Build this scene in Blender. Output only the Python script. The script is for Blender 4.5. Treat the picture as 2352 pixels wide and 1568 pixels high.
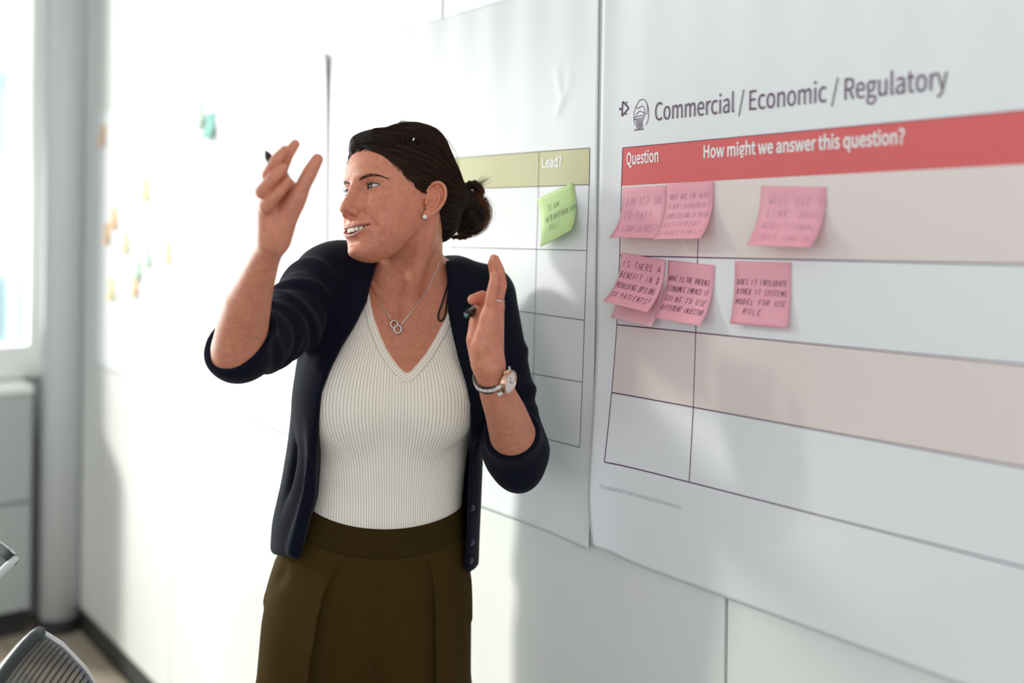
import bpy, bmesh, math, random
import numpy as np
from mathutils import Vector, Matrix
random.seed(7); np.random.seed(7)
SC = bpy.context.scene
COL = SC.collection
for _o in list(bpy.data.objects): bpy.data.objects.remove(_o)

# ------------------------------------------------------------------ camera
FPX, HOR, ROLL, CAMZ = 2287.0, 535.0, 0.0115, 1.52
def make_camera():
    cam = bpy.data.cameras.new('camera'); ob = bpy.data.objects.new('camera', cam); COL.objects.link(ob)
    cam.sensor_fit = 'HORIZONTAL'; cam.sensor_width = 36.0
    cam.lens = 36.0 * FPX / 2352.0
    cam.shift_y = -(784.0 - HOR) / 2352.0
    cam.clip_start = 0.05
    c, s = math.cos(ROLL), math.sin(ROLL)
    ob.matrix_world = Matrix(((c, -s, 0, 0), (0, 0, -1, 0), (s, c, 0, CAMZ), (0, 0, 0, 1)))
    cam.dof.use_dof = True; cam.dof.focus_distance = 1.53; cam.dof.aperture_fstop = 1.45
    SC.camera = ob
make_camera()
SC.view_settings.view_transform = 'Standard'; SC.view_settings.look = 'None'
SC.view_settings.gamma = 1.0; SC.view_settings.use_curve_mapping = False
SC.view_settings.exposure = 0.27
SC.cycles.use_denoising = True
SC.cycles.max_bounces = 8; SC.cycles.diffuse_bounces = 4; SC.cycles.transparent_max_bounces = 12
SC.cycles.caustics_reflective = False; SC.cycles.caustics_refractive = False

def ray(px, py):                       # direction (per metre of depth) through a pixel of the 2352x1568 frame
    xc, yc = (px - 1176.0) / FPX, (HOR - py) / FPX
    c, s = math.cos(ROLL), math.sin(ROLL)
    return Vector((xc * c - yc * s, 1.0, xc * s + yc * c))
def at(px, py, Y):                     # the point on that ray at depth Y
    r = ray(px, py) * Y
    return Vector((r.x, r.y, r.z + CAMZ))

# the poster wall: W0 a point of its face, WU along it (towards the near right), WN into the room
WK = 1846.0 / FPX
WA = 1.426
_y0 = WA * FPX / 2055.0
W0 = Vector(((1385 - 1176) / FPX * _y0, _y0, 0.0))
WU = Vector((WK, -1.0, 0.0)).normalized()
WN = Vector((-WU.y * -1 * -1, 0, 0))
WN = Vector((WU.y, -WU.x, 0.0))        # (-.78,-.63)
def wall(u, z, off=0.0): 
    p = W0 + WU * u + WN * off
    return Vector((p.x, p.y, z))
def wuv(px, py):                       # pixel -> (u, z) on the wall face
    r = ray(px, py)
    t = W0.dot(WN) / r.dot(WN)
    p = r * t
    return (p - W0).dot(WU), p.z + CAMZ

# ------------------------------------------------------------------ world and lights
U_END = -3.085                         # where the window wall meets the poster wall
WPC = wall(U_END, 0.0)
def win(t, z, off=0.0):                # window wall: t along it from the corner, off into the room
    p = WPC + WN * t + WU * off
    return Vector((p.x, p.y, z))
def make_world():
    w = bpy.data.worlds.new('world'); SC.world = w; w.use_nodes = True
    nt = w.node_tree; nt.nodes.clear()
    bg = nt.nodes.new('ShaderNodeBackground'); out = nt.nodes.new('ShaderNodeOutputWorld')
    bg.inputs[0].default_value = (0.93, 0.97, 1.0, 1); bg.inputs[1].default_value = WORLD
    nt.links.new(bg.outputs[0], out.inputs[0])
WORLD = 1.15
make_world()
WINDOWS = [(0.06, 0.36), (0.44, 2.80), (3.70, 4.90), (5.05, 6.20)]     # t ranges of the window openings; the unseen bays are spaced to shape the light
WZ0, WZ1 = 1.0, 3.2
WLOW = (1.0, 0.12, 0.12, 0.12)        # first bay: sill over the cabinets; unseen bays glazed low to light the lower wall
def area_light(name, loc, aim, w, h, power, col=(1, 1, 1)):
    l = bpy.data.lights.new(name, 'AREA'); l.shape = 'RECTANGLE'; l.size = w; l.size_y = h; l.energy = power; l.color = col
    o = bpy.data.objects.new(name, l); COL.objects.link(o); o.location = loc
    o.rotation_euler = Vector(aim).to_track_quat('-Z', 'Z').to_euler()
    return o
DAY = 52.0
DAYK = (1.2, 1.0, 0.6, 0.5)
for _k, (_a, _b) in enumerate(WINDOWS):
    if _k == 0: continue                # the narrow bay seen in the picture keeps a clear view of the street
    area_light('window_daylight', win((_a + _b) / 2, (WLOW[_k] + WZ1) / 2, -0.28), WU + Vector((0, 0, -0.08)), _b - _a, WZ1 - WLOW[_k], DAY * DAYK[_k] * (_b - _a) * (WZ1 - WLOW[_k]) / 3.0, (1.0, 0.98, 0.95))

# the sun stands low beyond the windows and rakes along the poster wall
SUN_A, SUN_E = math.radians(40), math.radians(22)
_s = bpy.data.lights.new('sun', 'SUN'); _s.energy = 4.8; _s.angle = math.radians(9); _s.color = (1.0, 0.95, 0.88)
_so = bpy.data.objects.new('sun', _s); COL.objects.link(_so); _so.location = win(2, 5, -6)
SUN_DIR = (-WU * math.cos(SUN_A) + WN * math.sin(SUN_A)) * math.cos(SUN_E) + Vector((0, 0, math.sin(SUN_E)))
_so.rotation_euler = (-SUN_DIR).to_track_quat('-Z', 'Z').to_euler()
# added area lamp in place of sky light, brightens the facade opposite
area_light('facade_fill', win(1.0, 9.0, -4.0), -WU + Vector((0, 0, -0.9)), 12, 5, 1500, (0.93, 0.97, 1.0))
# ------------------------------------------------------------------ helpers
def link(name, me, parent=None, mat=None):
    o = bpy.data.objects.new(name, me); COL.objects.link(o)
    if parent is not None: o.parent = parent
    if mat is not None:
        me.materials.clear(); me.materials.append(mat)
    return o
def mesh(name, V, F, mat=None, parent=None, smooth=False):
    me = bpy.data.meshes.new(name)
    me.from_pydata([tuple(v) for v in V], [], [tuple(f) for f in F]); me.update()
    if smooth: me.polygons.foreach_set('use_smooth', [True] * len(me.polygons))
    return link(name, me, parent, mat)
def empty(name, loc):
    o = bpy.data.objects.new(name, None); COL.objects.link(o); o.location = loc; o.empty_display_size = 0.05
    return o
def tag(o, label=None, cat=None, group=None, kind=None):
    if label: o['label'] = label
    if cat: o['category'] = cat
    if group: o['group'] = group
    if kind: o['kind'] = kind
    return o
class MB:
    """collects shapes, links them as ONE mesh"""
    def __init__(s): s.V = []; s.F = []
    def add(s, V, F):
        n = len(s.V); s.V += [tuple(v) for v in V]; s.F += [tuple(i + n for i in f) for f in F]; return s
    def hexa(s, c):                    # 8 corners: bottom loop 4, top loop 4
        return s.add(c, [(3, 2, 1, 0), (4, 5, 6, 7), (0, 1, 5, 4), (1, 2, 6, 5), (2, 3, 7, 6), (3, 0, 4, 7)])
    def box(s, x0, x1, y0, y1, z0, z1, fn=None, cuts=1):
        c = [(x0, y0, z0), (x1, y0, z0), (x1, y1, z0), (x0, y1, z0), (x0, y0, z1), (x1, y0, z1), (x1, y1, z1), (x0, y1, z1)]
        if fn: c = [fn(*p) for p in c]
        return s.hexa(c)
    def tube(s, P, R, n=8, cap=True, closed=False):
        P = [Vector(p) for p in P]; m = len(P)
        R = R if hasattr(R, '__len__') else [R] * m
        V = []; up = None
        for i, p in enumerate(P):
            if closed: t = P[(i + 1) % m] - P[i - 1]
            else: t = P[min(i + 1, m - 1)] - P[max(i - 1, 0)]
            t = t.normalized() if t.length > 1e-9 else Vector((0, 0, 1))
            if up is None: up = t.orthogonal().normalized()
            up = (up - t * up.dot(t)); up = up.normalized() if up.length > 1e-6 else t.orthogonal().normalized()
            b = t.cross(up)
            for k in range(n):
                a = 2 * math.pi * k / n
                V.append(p + (up * math.cos(a) + b * math.sin(a)) * R[i])
        F = []
        for i in range(m if closed else m - 1):
            j = (i + 1) % m
            for k in range(n):
                F.append((i * n + k, i * n + (k + 1) % n, j * n + (k + 1) % n, j * n + k))
        if cap and not closed:
            F.append(tuple(range(n - 1, -1, -1))); F.append(tuple((m - 1) * n + k for k in range(n)))
        return s.add(V, F)
    def lathe(s, prof, c, ax=(0, 0, 1), n=24):
        ax = Vector(ax).normalized(); e = ax.orthogonal().normalized(); b = ax.cross(e); c = Vector(c)
        V = []; F = []
        for (r, h) in prof:
            for k in range(n):
                a = 2 * math.pi * k / n
                V.append(c + ax * h + (e * math.cos(a) + b * math.sin(a)) * max(r, 1e-5))
        for i in range(len(prof) - 1):
            for k in range(n):
                F.append((i * n + k, i * n + (k + 1) % n, (i + 1) * n + (k + 1) % n, (i + 1) * n + k))
        return s.add(V, F)
    def build(s, name, mat, parent=None, smooth=False):
        return mesh(name, s.V, s.F, mat, parent, smooth)

def principled(name, col=(0.8, 0.8, 0.8), rough=0.5, **kw):
    m = bpy.data.materials.new(name); m.use_nodes = True
    b = m.node_tree.nodes['Principled BSDF']
    b.inputs['Base Color'].default_value = (*col, 1); b.inputs['Roughness'].default_value = rough
    for k, v in kw.items():
        b.inputs[k.replace('_', ' ')].default_value = v
    return m
def nodes(m): return m.node_tree.nodes, m.node_tree.links, m.node_tree.nodes['Principled BSDF']
def noise_color(m, c0, c1, scale=5.0, detail=4.0, lo=0.35, hi=0.65, stretch=None, vec='Object'):
    N, L, b = nodes(m)
    tc = N.new('ShaderNodeTexCoord'); mp = N.new('ShaderNodeMapping'); nz = N.new('ShaderNodeTexNoise'); cr = N.new('ShaderNodeValToRGB')
    nz.inputs['Scale'].default_value = scale; nz.inputs['Detail'].default_value = detail
    if stretch: mp.inputs['Scale'].default_value = stretch
    cr.color_ramp.elements[0].position = lo; cr.color_ramp.elements[1].position = hi
    cr.color_ramp.elements[0].color = (*c0, 1); cr.color_ramp.elements[1].color = (*c1, 1)
    L.new(tc.outputs[vec], mp.inputs[0]); L.new(mp.outputs[0], nz.inputs['Vector']); L.new(nz.outputs['Fac'], cr.inputs[0])
    L.new(cr.outputs[0], b.inputs['Base Color'])
    return nz, cr
def noise_bump(m, scale=200.0, strength=0.2, dist=0.001, detail=2.0, stretch=None):
    N, L, b = nodes(m)
    tc = N.new('ShaderNodeTexCoord'); mp = N.new('ShaderNodeMapping'); nz = N.new('ShaderNodeTexNoise'); bp = N.new('ShaderNodeBump')
    if stretch: mp.inputs['Scale'].default_value = stretch
    nz.inputs['Scale'].default_value = scale; nz.inputs['Detail'].default_value = detail
    bp.inputs['Strength'].default_value = strength; bp.inputs['Distance'].default_value = dist
    L.new(tc.outputs['Object'], mp.inputs[0]); L.new(mp.outputs[0], nz.inputs['Vector']); L.new(nz.outputs['Fac'], bp.inputs['Height']); L.new(bp.outputs[0], b.inputs['Normal'])
    return bp
# ------------------------------------------------------------------ materials of the setting
M_wall = principled('wall_laminate', (0.80, 0.81, 0.79), 0.38); noise_bump(M_wall, 3.0, 0.05, 0.004)
M_gap = principled('panel_gap', (0.05, 0.06, 0.05), 0.7)
M_paint = principled('white_paint', (0.82, 0.83, 0.82), 0.6); noise_bump(M_paint, 60, 0.1, 0.001)
M_grey = principled('grey_column_paint', (0.68, 0.71, 0.73), 0.45); noise_bump(M_grey, 80, 0.1, 0.0005)
M_cab = principled('grey_cabinet_laminate', (0.43, 0.46, 0.46), 0.5); noise_bump(M_cab, 120, 0.05, 0.0005)
M_frame = principled('window_frame_paint', (0.86, 0.87, 0.84), 0.4); noise_bump(M_frame, 90, 0.05, 0.0005)
M_plinth = principled('dark_plinth', (0.03, 0.03, 0.03), 0.7)
M_ceil = principled('ceiling_white', (0.8, 0.8, 0.79), 0.8); noise_bump(M_ceil, 40, 0.2, 0.001)

def glass_mat():
    m = bpy.data.materials.new('window_glass'); m.use_nodes = True
    N, L = m.node_tree.nodes, m.node_tree.links; N.clear()
    t = N.new('ShaderNodeBsdfTransparent'); g = N.new('ShaderNodeBsdfGlossy'); x = N.new('ShaderNodeMixShader'); f = N.new('ShaderNodeFresnel'); o = N.new('ShaderNodeOutputMaterial')
    g.inputs['Roughness'].default_value = 0.02; f.inputs[0].default_value = 1.35; t.inputs[0].default_value = (0.96, 0.99, 0.98, 1)
    L.new(f.outputs[0], x.inputs[0]); L.new(t.outputs[0], x.inputs[1]); L.new(g.outputs[0], x.inputs[2]); L.new(x.outputs[0], o.inputs[0])
    return m
M_glass = glass_mat()

def local_root(name, loc):
    return empty(name, loc)

# floor: carpet planks, laid along the poster wall
FLOOR_O = wall(U_END, 0.0)
M_sub = principled('subfloor', (0.05, 0.05, 0.045), 0.9)
ROOM_U1, ROOM_T1 = 3.4, 6.6
def room(u, t, z): return wall(U_END + u, z, t)
fl = MB(); fl.hexa([room(-0.4, -0.3, -0.12), room(6.5, -0.3, -0.12), room(6.5, ROOM_T1, -0.12), room(-0.4, ROOM_T1, -0.12),
                    room(-0.4, -0.3, -0.006), room(6.5, -0.3, -0.006), room(6.5, ROOM_T1, -0.006), room(-0.4, ROOM_T1, -0.006)])
floor = fl.build('floor', M_sub); tag(floor, kind='structure')
carpets = []
for nm, c0, c1 in (('carpet_greige', (0.30, 0.28, 0.24), (0.42, 0.39, 0.34)), ('carpet_green_grey', (0.25, 0.28, 0.25), (0.36, 0.38, 0.34)), ('carpet_sand', (0.42, 0.34, 0.26), (0.55, 0.46, 0.37)), ('carpet_brown', (0.16, 0.14, 0.12), (0.26, 0.22, 0.18))):
    m = principled(nm, c0, 0.95); noise_color(m, c0, c1, 160, 3, stretch=(1, 0.25, 1)); carpets.append(m)
    noise_bump(m, 400, 0.6, 0.003)
rr = random.Random(3)
plank_me = []
for m in carpets:
    b = MB(); g = 0.0015
    b.hexa([(g, g, -0.006), (1.0 - g, g, -0.006), (1.0 - g, 0.25 - g, -0.006), (g, 0.25 - g, -0.006), (g + .002, g + .002, 0), (1 - g - .002, g + .002, 0), (1 - g - .002, 0.25 - g - .002, 0), (g + .002, 0.25 - g - .002, 0)])
    me = bpy.data.meshes.new('carpet_plank'); me.from_pydata(b.V, [], b.F); me.update(); me.materials.append(m); plank_me.append(me)
rotz = math.atan2(WU.y, WU.x)
for i in range(-1, 4):
    for j in range(0, 14):
        u = i * 1.0 + (0.5 if j % 2 else 0.0)
        me = plank_me[rr.choice([0, 0, 1, 1, 2, 3])]
        o = bpy.data.objects.new('carpet_plank', me); COL.objects.link(o); o.parent = floor
        p = room(u, 0.25 * j + 0.25, 0.0)      # local +y runs towards the poster wall: rows start at t
        o.location = p; o.rotation_euler = (0, 0, rotz)

# ceiling
c = MB(); c.hexa([room(-0.4, -0.3, 3.4), room(6.5, -0.3, 3.4), room(6.5, ROOM_T1, 3.4), room(-0.4, ROOM_T1, 3.4),
                  room(-0.4, -0.3, 3.55), room(6.5, -0.3, 3.55), room(6.5, ROOM_T1, 3.55), room(-0.4, ROOM_T1, 3.55)])
tag(c.build('ceiling', M_ceil), kind='structure')

# poster wall: demountable panels with dark joints
w = MB(); w.hexa([wall(U_END, 0, -0.02), wall(3.2, 0, -0.02), wall(3.2, 0, -0.16), wall(U_END, 0, -0.16), wall(U_END, 3.4, -0.02), wall(3.2, 3.4, -0.02), wall(3.2, 3.4, -0.16), wall(U_END, 3.4, -0.16)])
wallo = w.build('wall_right', M_gap); tag(wallo, kind='structure')
u_seam, _ = wuv(1667, 1480); u_seam2, _ = wuv(1017, 15)
pitch = u_seam - u_seam2
us = [u_seam + pitch * k for k in range(-6, 5)]
us = [max(U_END + 0.03, a) for a in us if a > U_END - pitch]
for a, b in zip(us[:-1], us[1:]):
    if b - a < 0.05: continue
    p = MB(); g = 0.0022
    p.hexa([wall(a + g, 0.085, -0.02), wall(b - g, 0.085, -0.02), wall(b - g, 3.4, -0.02), wall(a + g, 3.4, -0.02),
            wall(a + g + .001, 0.086, 0), wall(b - g - .001, 0.086, 0), wall(b - g - .001, 3.399, 0), wall(a + g + .001, 3.399, 0)])
    p.build('wall_panel', M_wall, wallo)
bb = MB(); bb.hexa([wall(U_END, 0, -0.02), wall(3.2, 0, -0.02), wall(3.2, 0, -0.004), wall(U_END, 0, -0.004), wall(U_END, 0.08, -0.02), wall(3.2, 0.08, -0.02), wall(3.2, 0.08, -0.004), wall(U_END, 0.08, -0.004)])
M_base = principled('dark_baseboard', (0.035, 0.04, 0.037), 0.5)
tag(bb.build('baseboard_right', M_base), kind='structure')

# window wall: piers, spandrel below, head above
ww = MB()
def wbox(mb, t0, t1, z0, z1, o0, o1):
    return mb.hexa([win(t0, z0, o0), win(t1, z0, o0), win(t1, z0, o1), win(t0, z0, o1), win(t0, z1, o0), win(t1, z1, o0), win(t1, z1, o1), win(t0, z1, o1)])
TE = 6.4
for (a, b), zl in zip(WINDOWS, WLOW): wbox(ww, a, b, 0.0, zl - 0.06, 0.0, -0.2)
wbox(ww, -0.2, TE, WZ1, 3.4, 0.0, -0.2)
edges = [(-0.2, WINDOWS[0][0])] + [(WINDOWS[k][1], WINDOWS[k + 1][0]) for k in range(3)] + [(WINDOWS[3][1], TE)]
for a, b in edges: wbox(ww, a, b, 0.0, WZ1, 0.0, -0.2)
wleft = ww.build('wall_left', M_paint); tag(wleft, kind='structure')
for k, (a, b) in enumerate(WINDOWS):
    fr = MB(); d = 0.055; WZ0 = WLOW[k]
    for (x0, x1, z0, z1) in ((a, a + d, WZ0, WZ1), (b - d, b, WZ0, WZ1), (a + d, b - d, WZ0, WZ0 + d), (a + d, b - d, WZ1 - d, WZ1)):
        wbox(fr, x0, x1, z0, z1, -0.05, -0.13)
    wn = fr.build('window_%d' % (k + 1), M_frame); tag(wn, kind='structure')
    pn = MB(); wbox(pn, a + d, b - d, WZ0 + d, WZ1 - d, -0.09, -0.094); pn.build('pane', M_glass, wn)
    sl = MB(); wbox(sl, a - 0.05 if k else a, b + 0.05, WZ0 - 0.06, WZ0, 0.05, -0.2); sl.build('window_sill', M_frame, wn)
    if k: 
        mu = MB(); wbox(mu, (a + b) / 2 - 0.02, (a + b) / 2 + 0.02, WZ0 + d, WZ1 - d, -0.06, -0.12); mu.build('mullion', M_frame, wn)

# grey column in the corner
cp = at(138, 1440, 3.78); CR = 0.074
m = MB(); m.lathe([(0, 0), (CR, 0), (CR, 3.4), (0, 3.4)], (cp.x, cp.y, 0), n=48)
colm = m.build('column', M_grey, None, True); tag(colm, kind='structure')
for p in colm.data.polygons: p.use_smooth = abs(p.normal.z) < 0.5
m = MB(); m.lathe([(CR + .006, 0), (CR + .006, .05), (CR + .002, .055), (CR - .002, .055)], (cp.x, cp.y, 0), n=48); m.build('column_skirt', M_plinth, colm)

# low grey cabinets under the window, each unit a thing
def cabinet(t0, t1, label):
    root = empty('low_cabinet', win((t0 + t1) / 2, 0, 0.12))
    tag(root, label, 'cabinet', 'low cabinets under the windows')
    inv = Matrix.Translation(-root.location)
    def part(name, mat, *a):
        b = MB(); wbox(b, *a); b.V = [Vector(v) - root.location for v in b.V]; return b.build(name, mat, root)
    part('body', M_cab, t0, t1, 0.10, 0.905, 0.002, 0.215)
    part('plinth', M_plinth, t0 + .002, t1 - .002, 0.0, 0.10, 0.002, 0.18)
    part('drawer_front', M_cab, t0 + .003, t1 - .003, 0.512, 0.90, 0.216, 0.234)
    part('drawer_front', M_cab, t0 + .003, t1 - .003, 0.108, 0.498, 0.216, 0.234)
    part('top_board', M_frame, t0, t1, 0.906, 0.935, 0.002, 0.238)
cabinet(0.165, 0.445, 'grey low cabinet right beside the round column under the window')

# the pale office building across the street, seen through the first window
bo = empty('office_building', win(2.0, 0, -11.0)); tag(bo, 'pale office building with bands of bluish windows across the street', 'building')
M_fac = principled('pale_facade', (0.86, 0.87, 0.86), 0.8); noise_bump(M_fac, 8, 0.1, 0.01)
M_fg = principled('facade_glass', (0.30, 0.40, 0.43), 0.15); noise_color(M_fg, (0.25, 0.36, 0.38), (0.52, 0.6, 0.6), 0.8, 2)
M_fy = principled('facade_ochre', (0.75, 0.55, 0.3), 0.8); noise_bump(M_fy, 8, 0.1, 0.01)
def bpart(name, mat, *a):
    b = MB(); wbox(b, *a); b.V = [Vector(v) - bo.location for v in b.V]; return b.build(name, mat, bo)
bpart('facade', M_fac, -9, 11, -8, 5.7, -11.3, -13)
for kz, z0 in enumerate((-6.2, -3.3, -0.4, 2.5)):
    for kx in range(12):
        t0 = -8.6 + kx * 1.6
        bpart('facade_window', M_fg, t0, t0 + 1.45, z0, z0 + 1.25, -11.26, -11.35)
bpart('ledge', M_fy, -9, 11, -4.6, -3.8, -11.0, -11.35)
# ------------------------------------------------------------------ posters on the wall
M_paper = principled('plotter_paper', (0.82, 0.83, 0.85), 0.6); noise_bump(M_paper, 12, 0.06, 0.004)
M_paper.node_tree.nodes['Principled BSDF'].inputs['Specular IOR Level'].default_value = 0.2
def flat(name, col, rough=0.55): 
    m = principled(name, col, rough); noise_bump(m, 300, 0.05, 0.0005); m.node_tree.nodes['Principled BSDF'].inputs['Specular IOR Level'].default_value = 0.2; return m
M_line = flat('print_purple_line', (0.10, 0.035, 0.09)); M_lineg = flat('print_dark_line', (0.05, 0.05, 0.055))
M_red = flat('print_red', (0.72, 0.145, 0.15)); M_tint = flat('print_pale_pink', (0.80, 0.70, 0.68))
M_olive = flat('print_olive', (0.55, 0.53, 0.33)); M_white = flat('print_white', (0.86, 0.86, 0.86))
M_head = flat('print_heading', (0.17, 0.11, 0.15)); M_pale = flat('print_pale_grey', (0.55, 0.55, 0.57)); M_paleblue = flat('print_pale_blue', (0.62, 0.68, 0.76))

def make_sheet(name, label, fn, nu=140, nz=140):
    """fn(s,t)->(u,z,off): one sheet of paper with a back side"""
    V = []; F = []
    for side in (0, 1):
        for j in range(nz + 1):
            for i in range(nu + 1):
                u, z, o = fn(i / nu, j / nz); V.append(wall(u, z, o - side * 0.0003))
    n = (nu + 1) * (nz + 1)
    for j in range(nz):
        for i in range(nu):
            a = j * (nu + 1) + i; q = (a, a + nu + 1, a + nu + 2, a + 1)
            F.append(q); F.append(tuple(n + k for k in reversed(q)))
    rim = [i for i in range(nu)] + [j * (nu + 1) + nu for j in range(nz)] + [nz * (nu + 1) + i for i in range(nu, 0, -1)] + [j * (nu + 1) for j in range(nz, 0, -1)]
    for k in range(len(rim)):
        a, b = rim[k], rim[(k + 1) % len(rim)]; F.append((a, b, b + n, a + n))
    o = mesh(name, V, F, M_paper, None, True)
    return tag(o, label, 'poster', 'plotter posters along the wall')

def crv(pts, x):
    return float(np.interp(x, [p[0] for p in pts], [p[1] for p in pts]))
# --- sheet edges read off the photograph, as wall coordinates
P2L = wuv(764, 113); P2T = wuv(1180, -2); P2B1 = wuv(1110, 1165); P2B2 = wuv(1363, 1258)
ZT = 0.5 * (P2L[1] + P2T[1]); ZB = 0.5 * (P2B1[1] + P2B2[1])
UL2, UR2 = P2L[0], wuv(1366, 1150)[0]
PW = 0.885
def ripple(u, z, ph): 
    k = math.exp(-max(0, ZT - z) / 0.16)
    return 0.0016 * k * (math.sin(u * 62 + ph) + 0.6 * math.sin(u * 37 + 1.7 * ph)) + 0.0010 * math.sin(u * 9 + ph) * math.sin(z * 6 + ph) + 0.0012
crease2 = [wuv(*p) for p in ((1284, 262), (1291, 246), (1296, 228), (1291, 205), (1284, 165))] 
crease2b = [wuv(*p) for p in ((1291, 246), (1310, 205), (1316, 165))]
def seg_d(u, z, pl):
    best = 9
    for (a, b), (c, d) in zip(pl[:-1], pl[1:]):
        L2 = (c - a) ** 2 + (d - b) ** 2; t = min(1, max(0, ((u - a) * (c - a) + (z - b) * (d - b)) / L2))
        best = min(best, math.hypot(u - a - t * (c - a), z - b - t * (d - b)))
    return best
def off2(u, z):
    o = ripple(u, z, 0.5) + 0.0022
    if u > -0.2 and z > 1.55:
        o += 0.0022 * math.exp(-(seg_d(u, z, crease2) / 0.006) ** 2) + 0.0014 * math.exp(-(seg_d(u, z, crease2b) / 0.005) ** 2)
    b = math.exp(-max(0, z - ZB) / 0.12) * math.exp(-((u - UR2) / 0.07) ** 2)
    return o + 0.010 * b
def sheet2(s, t):
    u = UL2 + (UR2 - UL2) * s; z = ZT + (ZB - ZT) * t
    return u, z, off2(u, z)
E3 = [wuv(*p) for p in ((1397, 0), (1387, 500), (1375, 1060), (1374, 1150), (1378, 1210), (1383, 1268))]
def off3(u, z):
    o = ripple(u, z, 2.1) + 0.0052
    lo = max(0.0, 1 - (z - ZB) / 0.34)
    o += 0.012 * (lo * lo * (3 - 2 * lo)) * math.exp(-((u + 0.012) / 0.062) ** 2)
    o += 0.006 * math.exp(-((u + 0.01) / 0.03) ** 2)      # the free left edge stands off the sheet below it
    return o
def sheet3(s, t):
    z = ZT + (ZB - ZT) * t
    uL = crv(sorted((p[1], p[0]) for p in E3), z)
    u = uL + (0.89 - uL) * s
    z += 0.012 * max(0, t - 0.6) / 0.4 * math.exp(-((u) / 0.06) ** 2)
    return u, z, off3(u, z)
def sheet_far(u0, u1, ph, base, curl=0.0):
    def off(u, z):
        o = ripple(u, z, ph) + base
        return o + curl * math.exp(-((u - u1) / 0.04) ** 2) * math.exp(-max(0, ZT - z) / 0.1)
    def fn(s, t):
        u = u0 + (u1 - u0) * s; z = ZT + (ZB - ZT) * t
        if curl: z -= 0.014 * math.exp(-((u - u1) / 0.02) ** 2) * math.exp(-max(0, ZT - z) / 0.03)
        return u, z, off(u, z)
    return off, fn
u1l = wuv(428, 203)[0]
off1, sheet1 = sheet_far(u1l, UL2 - 0.006, 3.3, 0.003, 0.012)
off0, sheet0 = sheet_far(u1l - 0.012 - PW, u1l - 0.008, 4.4, 0.003, 0.004)
poster3 = make_sheet('poster', 'large white poster headed Commercial / Economic / Regulatory with a red table header', sheet3)
poster2 = make_sheet('poster', 'white poster with an olive table header reading Lead? behind the woman', sheet2)
poster1 = make_sheet('poster', 'blank-looking white poster between the raised hand and the left-most poster', sheet1, 90, 60)
poster0 = make_sheet('poster', 'overexposed white poster with small sticky notes, nearest to the window', sheet0, 60, 60)

# --- print: ribbons and patches laid on the paper
def ribbon(mb, a, b, w, off, lift=0.0007, n=28):
    (u0, z0), (u1, z1) = a, b
    du, dz = u1 - u0, z1 - z0; L = math.hypot(du, dz); nu, nz = -dz / L * w / 2, du / L * w / 2
    V = []; F = []
    for i in range(n + 1):
        u, z = u0 + du * i / n, z0 + dz * i / n
        for s in (-1, 1): V.append(wall(u + nu * s, z + nz * s, off(u + nu * s, z + nz * s) + lift))
    for i in range(n): F.append((2 * i, 2 * i + 2, 2 * i + 3, 2 * i + 1))
    mb.add(V, F)
def poly(mb, pts, w, off, lift=0.0007, n=3, closed=False):
    if closed: pts = list(pts) + [pts[0]]
    for a, b in zip(pts[:-1], pts[1:]): ribbon(mb, a, b, w, off, lift, n)
def patch(mb, tl, tr, br, bl, off, lift=0.0004, nu=36, nz=10):
    V = []; F = []
    for j in range(nz + 1):
        for i in range(nu + 1):
            s, t = i / nu, j / nz
            u = (tl[0] * (1 - s) + tr[0] * s) * (1 - t) + (bl[0] * (1 - s) + br[0] * s) * t
            z = (tl[1] * (1 - s) + tr[1] * s) * (1 - t) + (bl[1] * (1 - s) + br[1] * s) * t
            V.append(wall(u, z, off(u, z) + lift))
    for j in range(nz):
        for i in range(nu):
            a = j * (nu + 1) + i; F.append((a, a + nu + 1, a + nu + 2, a + 1))
    mb.add(V, F)
FONT = None
try:                                   # the sans serif that ships with Blender; the built-in face if it is not there
    _fp = bpy.utils.system_resource('DATAFILES', path='fonts')
    FONT = bpy.data.fonts.load(_fp + '/Noto Sans CJK Regular.woff2')
except Exception:
    FONT = None
def text2d(body, bold=0.0):
    cu = bpy.data.curves.new('text_tmp', 'FONT'); cu.body = body
    if FONT: cu.font = FONT
    cu.size = 1.0; cu.offset = bold; cu.resolution_u = 4
    o = bpy.data.objects.new('text_tmp', cu); COL.objects.link(o)
    dg = bpy.context.evaluated_depsgraph_get(); dg.update()
    me = o.evaluated_get(dg).to_mesh()
    V = [(v.co.x, v.co.y) for v in me.vertices]; F = [tuple(p.vertices) for p in me.polygons]
    o.evaluated_get(dg).to_mesh_clear()
    bpy.data.objects.remove(o); bpy.data.curves.remove(cu)
    return V, F
def text_on(name, body, a, b, cap, off, mat, parent, bold=0.0, lift=0.0010):
    """text from wall point a (baseline start) to b (baseline end), capital height cap in metres"""
    V, F = text2d(body, bold)
    x0 = min(v[0] for v in V); x1 = max(v[0] for v in V); ch = max(v[1] for v in text2d('H', 0)[0])
    du, dz = b[0] - a[0], b[1] - a[1]
    W = []
    for (x, y) in V:
        s = (x - x0) / (x1 - x0); h = y / ch * cap
        u = a[0] + du * s; z = a[1] + dz * s + h
        W.append(wall(u, z, off(u, z) + lift))
    o = mesh(name, W, F, mat, parent); return o

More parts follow.
